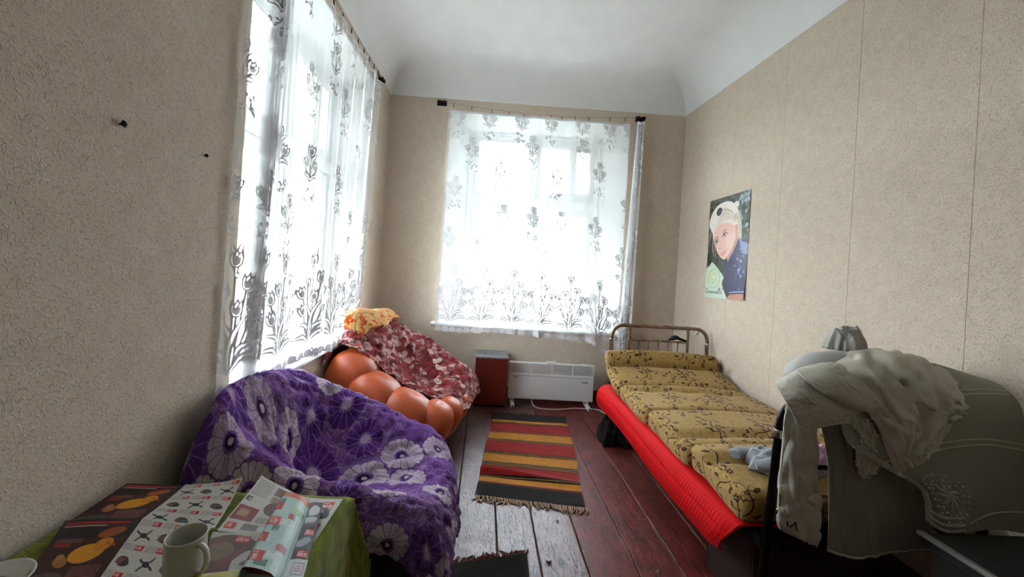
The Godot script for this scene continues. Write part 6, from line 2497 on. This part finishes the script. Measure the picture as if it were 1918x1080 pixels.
	# eyes, brows, nose, mouth
	for e in [[Vector2(0.44, 0.375), 1.0], [Vector2(0.245, 0.435), 0.8]]:
		var c: Vector2 = e[0] * S
		p.ell(c, Vector2(70 * e[1], 32), -0.42, Color(0.62, 0.44, 0.40))
		p.ell(c + Vector2(0, 3), Vector2(54 * e[1], 19), -0.42, Color(0.93, 0.90, 0.88))
		p.ell(c + Vector2(-2, 2), Vector2(20, 20), 0, Color(0.20, 0.24, 0.23))
		p.ell(c + Vector2(-2, 2), Vector2(11, 11), 0, Color(0.03, 0.03, 0.03))
		p.stroke([c + Vector2(-64 * e[1], 22), c + Vector2(-10, -22), c + Vector2(62 * e[1], -32)], 13, Color(0.16, 0.10, 0.09), true)
		p.stroke([c + Vector2(-62 * e[1], -22), c + Vector2(-10, -66), c + Vector2(54 * e[1], -84)], 18, Color(0.42, 0.30, 0.24), true)
	p.stroke([Vector2(0.34, 0.42) * S, Vector2(0.33, 0.47) * S, Vector2(0.335, 0.50) * S, Vector2(0.375, 0.515) * S], 8, Color(0.74, 0.53, 0.47), true)
	p.ell(Vector2(0.315, 0.505) * S, Vector2(11, 7), 0.3, Color(0.48, 0.28, 0.24))
	p.ell(Vector2(0.385, 0.51) * S, Vector2(11, 6), -0.3, Color(0.52, 0.32, 0.28))
	p.stroke([Vector2(0.33, 0.555) * S, Vector2(0.38, 0.558) * S, Vector2(0.44, 0.548) * S, Vector2(0.54, 0.515) * S], 30, Color(0.78, 0.40, 0.40), true)
	p.stroke([Vector2(0.34, 0.557) * S, Vector2(0.40, 0.555) * S, Vector2(0.53, 0.518) * S], 9, Color(0.93, 0.88, 0.85), true)
	p.stroke([Vector2(0.35, 0.575) * S, Vector2(0.42, 0.578) * S, Vector2(0.51, 0.545) * S], 20, Color(0.84, 0.50, 0.48), true)
	p.stroke([Vector2(0.55, 0.49) * S, Vector2(0.565, 0.52) * S, Vector2(0.555, 0.545) * S], 6, Color(0.76, 0.55, 0.49), true)
	# pale rose held in front
	_pp(p, [[0.0, 0.70], [0.10, 0.665], [0.14, 0.64], [0.24, 0.67], [0.34, 0.72], [0.48, 0.79], [0.45, 0.86], [0.58, 0.99], [0.55, 1.0], [0.0, 1.0]], Color(0.79, 0.85, 0.78))
	for k in 13:
		var f := k / 12.0
		var rad := lerpf(210, 16, f)
		var c := Vector2(0.20, 0.795) * S + Vector2(12 * sin(k * 2.1), 10 * cos(k * 1.7))
		p.ell(c, Vector2(rad, rad * 0.92), k * 0.7, Color(0.80, 0.87, 0.76).lerp(Color(0.88, 0.90, 0.74), f) if k % 2 == 0 else Color(0.72, 0.80, 0.70).lerp(Color(0.80, 0.82, 0.64), f))
	for k in 7:
		var a := Vector2(0.20, 0.80) * S + Vector2(cos(k * 0.9), sin(k * 0.9)) * (40.0 + 24.0 * k)
		var b := Vector2(0.20, 0.80) * S + Vector2(cos(k * 0.9 + 1.6), sin(k * 0.9 + 1.6)) * (40.0 + 24.0 * k)
		p.stroke([a, (a + b) * 0.5 + (a + b - Vector2(0.40, 1.60) * S) * 0.18, b], 7, Color(0.62, 0.71, 0.58), true)
	# handwriting across the rose
	var ink := Color(0.10, 0.15, 0.22)
	var x0 := 18.0
	var y0 := 1545.0
	var u := 46.0
	var words := [[[0.0, -1.2], [0.05, -1.0]], [[1.0, -1.0], [0.5, -1.15], [0.35, -0.8], [0.75, -0.6], [0.3, -0.45], [0.35, 0.0], [1.0, -0.15]], [[1.2, -0.5], [1.2, 0.0], [1.35, -0.45], [1.5, -0.4], [1.5, 0.0], [1.65, -0.45], [1.8, -0.4], [1.85, 0.0]],
		[[2.5, -0.45], [2.15, -0.45], [2.05, -0.1], [2.3, 0.0], [2.5, -0.4], [2.5, 0.0], [2.7, -0.05]], [[2.85, -0.5], [2.85, 0.0], [3.05, -0.45], [3.25, -0.4], [3.3, 0.0]], [[3.5, -0.5], [3.5, -0.05], [3.75, 0.0], [3.9, -0.5], [3.92, 0.0], [4.1, -0.05]],
		[[4.2, -0.25], [4.55, -0.35], [4.4, -0.55], [4.2, -0.3], [4.3, 0.0], [4.65, -0.1]], [[4.7, -0.1], [5.05, -1.1], [4.9, -1.2], [4.8, -0.1], [5.0, 0.0]], [[5.1, -0.1], [5.45, -1.1], [5.3, -1.2], [5.2, -0.1], [5.4, 0.0]], [[5.6, -0.25], [5.95, -0.35], [5.8, -0.55], [5.6, -0.3], [5.7, 0.0], [6.1, -0.12]], [[6.3, -1.2], [6.5, -0.9]], [[6.5, -1.2], [6.3, -0.9]], [[6.25, -1.05], [6.55, -1.05]]]
	for l in words:
		var pts := []
		for q in l:
			pts.append(Vector3(x0 + q[0] * u * 1.55, y0 + q[1] * u * 1.5, 0))
		var flat := []
		for q in curve(pts, 5):
			flat.append(Vector2(q.x, q.y))
		p.stroke(flat, 8, ink)
	return p.done(true)


func _pp(p: Paint, pts: Array, c: Color) -> void:
	var q := []
	for k in pts.size():
		q.append(Vector3(pts[k][0] * p.w, pts[k][1] * p.h, 0))
	q.append(q[0])
	var l := PackedVector2Array()
	for v in curve(q, 4):
		l.append(Vector2(v.x, v.y))
	p.poly(l, c)


func build_wall_things() -> void:
	# poster: thin glossy sheet, its lower corner lifting a little
	var rows := 16
	var cols := 10
	var P := PackedVector3Array()
	var uv := PackedVector2Array()
	for r in rows:
		for c in cols:
			var u := float(c) / (cols - 1)
			var v := float(r) / (rows - 1)
			var lift := 0.003 + 0.012 * pow(u * v, 6.0) + 0.006 * pow((1 - u) * v, 6.0) + 0.0015 * sin(v * 9.0)
			P.append(Vector3(XR - lift, lerpf(lerpf(2.149, 2.162, u), lerpf(1.238, 1.262, u), v), lerpf(-3.585, -3.03, u)))
			uv.append(Vector2(u, v))
	var g := Geo.new()
	g.sheet(P, rows, cols, 0.0006, uv)
	var m := mat("poster print", Color(1, 1, 1), 0.35)
	m.albedo_texture = portrait()
	single("poster", g.mesh(), m, "tall poster of a smiling fair-haired woman in navy shirt with pale rose", "poster")

	# two nails in the wall by the armchair
	var iron := mat("rusty iron", Color(0.07, 0.05, 0.04), 0.6, 0.5)
	for k in 2:
		var at := Vector3(XL, 1.79, -1.1765) if k == 0 else Vector3(XL, 1.79, -1.5203)
		g = Geo.new()
		var s := 1.0 if k == 0 else 0.7
		g.tube([at + Vector3(-0.004, 0, 0), at + Vector3(0.010 * s, 0.002, -0.002)], 0.0035 * s, 8)
		g.lathe([Vector2(0, 0), Vector2(0.0095 * s, 0.001), Vector2(0.011 * s, 0.004), Vector2(0.008 * s, 0.007), Vector2(0, 0.008)], at + Vector3(0.008 * s, 0.002, -0.002), 10, Vector3(0.97, 0.1, -0.15).normalized())
		single("nail", g.mesh(), iron, ["larger dark iron nail sticking out of bare wallpaper high above the table", "smaller dark nail in the wallpaper close to the lace curtain"][k], "nail")

	# socket with cable by the headboard
	var ivory := mat("ivory plastic", Color(0.86, 0.83, 0.76), 0.4)
	var so := thing("wall_socket", "round ivory wall socket with a plug behind the bed headboard", "socket", Vector3(XR, 0.86, -3.69))
	g = Geo.new()
	g.lathe([Vector2(0, 0.016), Vector2(0.028, 0.016), Vector2(0.034, 0.022), Vector2(0.040, 0.020), Vector2(0.042, 0.0)], Vector3(XR, 0.90, -3.69), 28, Vector3(-1, 0, 0))
	put("socket_plate", g.mesh(), ivory, so)
	g = Geo.new()
	g.lathe([Vector2(0, 0.05), Vector2(0.012, 0.05), Vector2(0.017, 0.035), Vector2(0.018, 0.016)], Vector3(XR, 0.895, -3.695), 20, Vector3(-1, 0, 0))
	put("plug", g.mesh(), mat("white plastic", Color(0.88, 0.88, 0.86), 0.4), so)
	g = Geo.new()
	g.tube(curve([Vector3(XR - 0.045, 0.895, -3.695), Vector3(XR - 0.055, 0.86, -3.70), Vector3(XR - 0.03, 0.78, -3.70), Vector3(XR - 0.02, 0.5, -3.72)], 6), 0.003, 6)
	put("cable", g.mesh(), ivory, so)
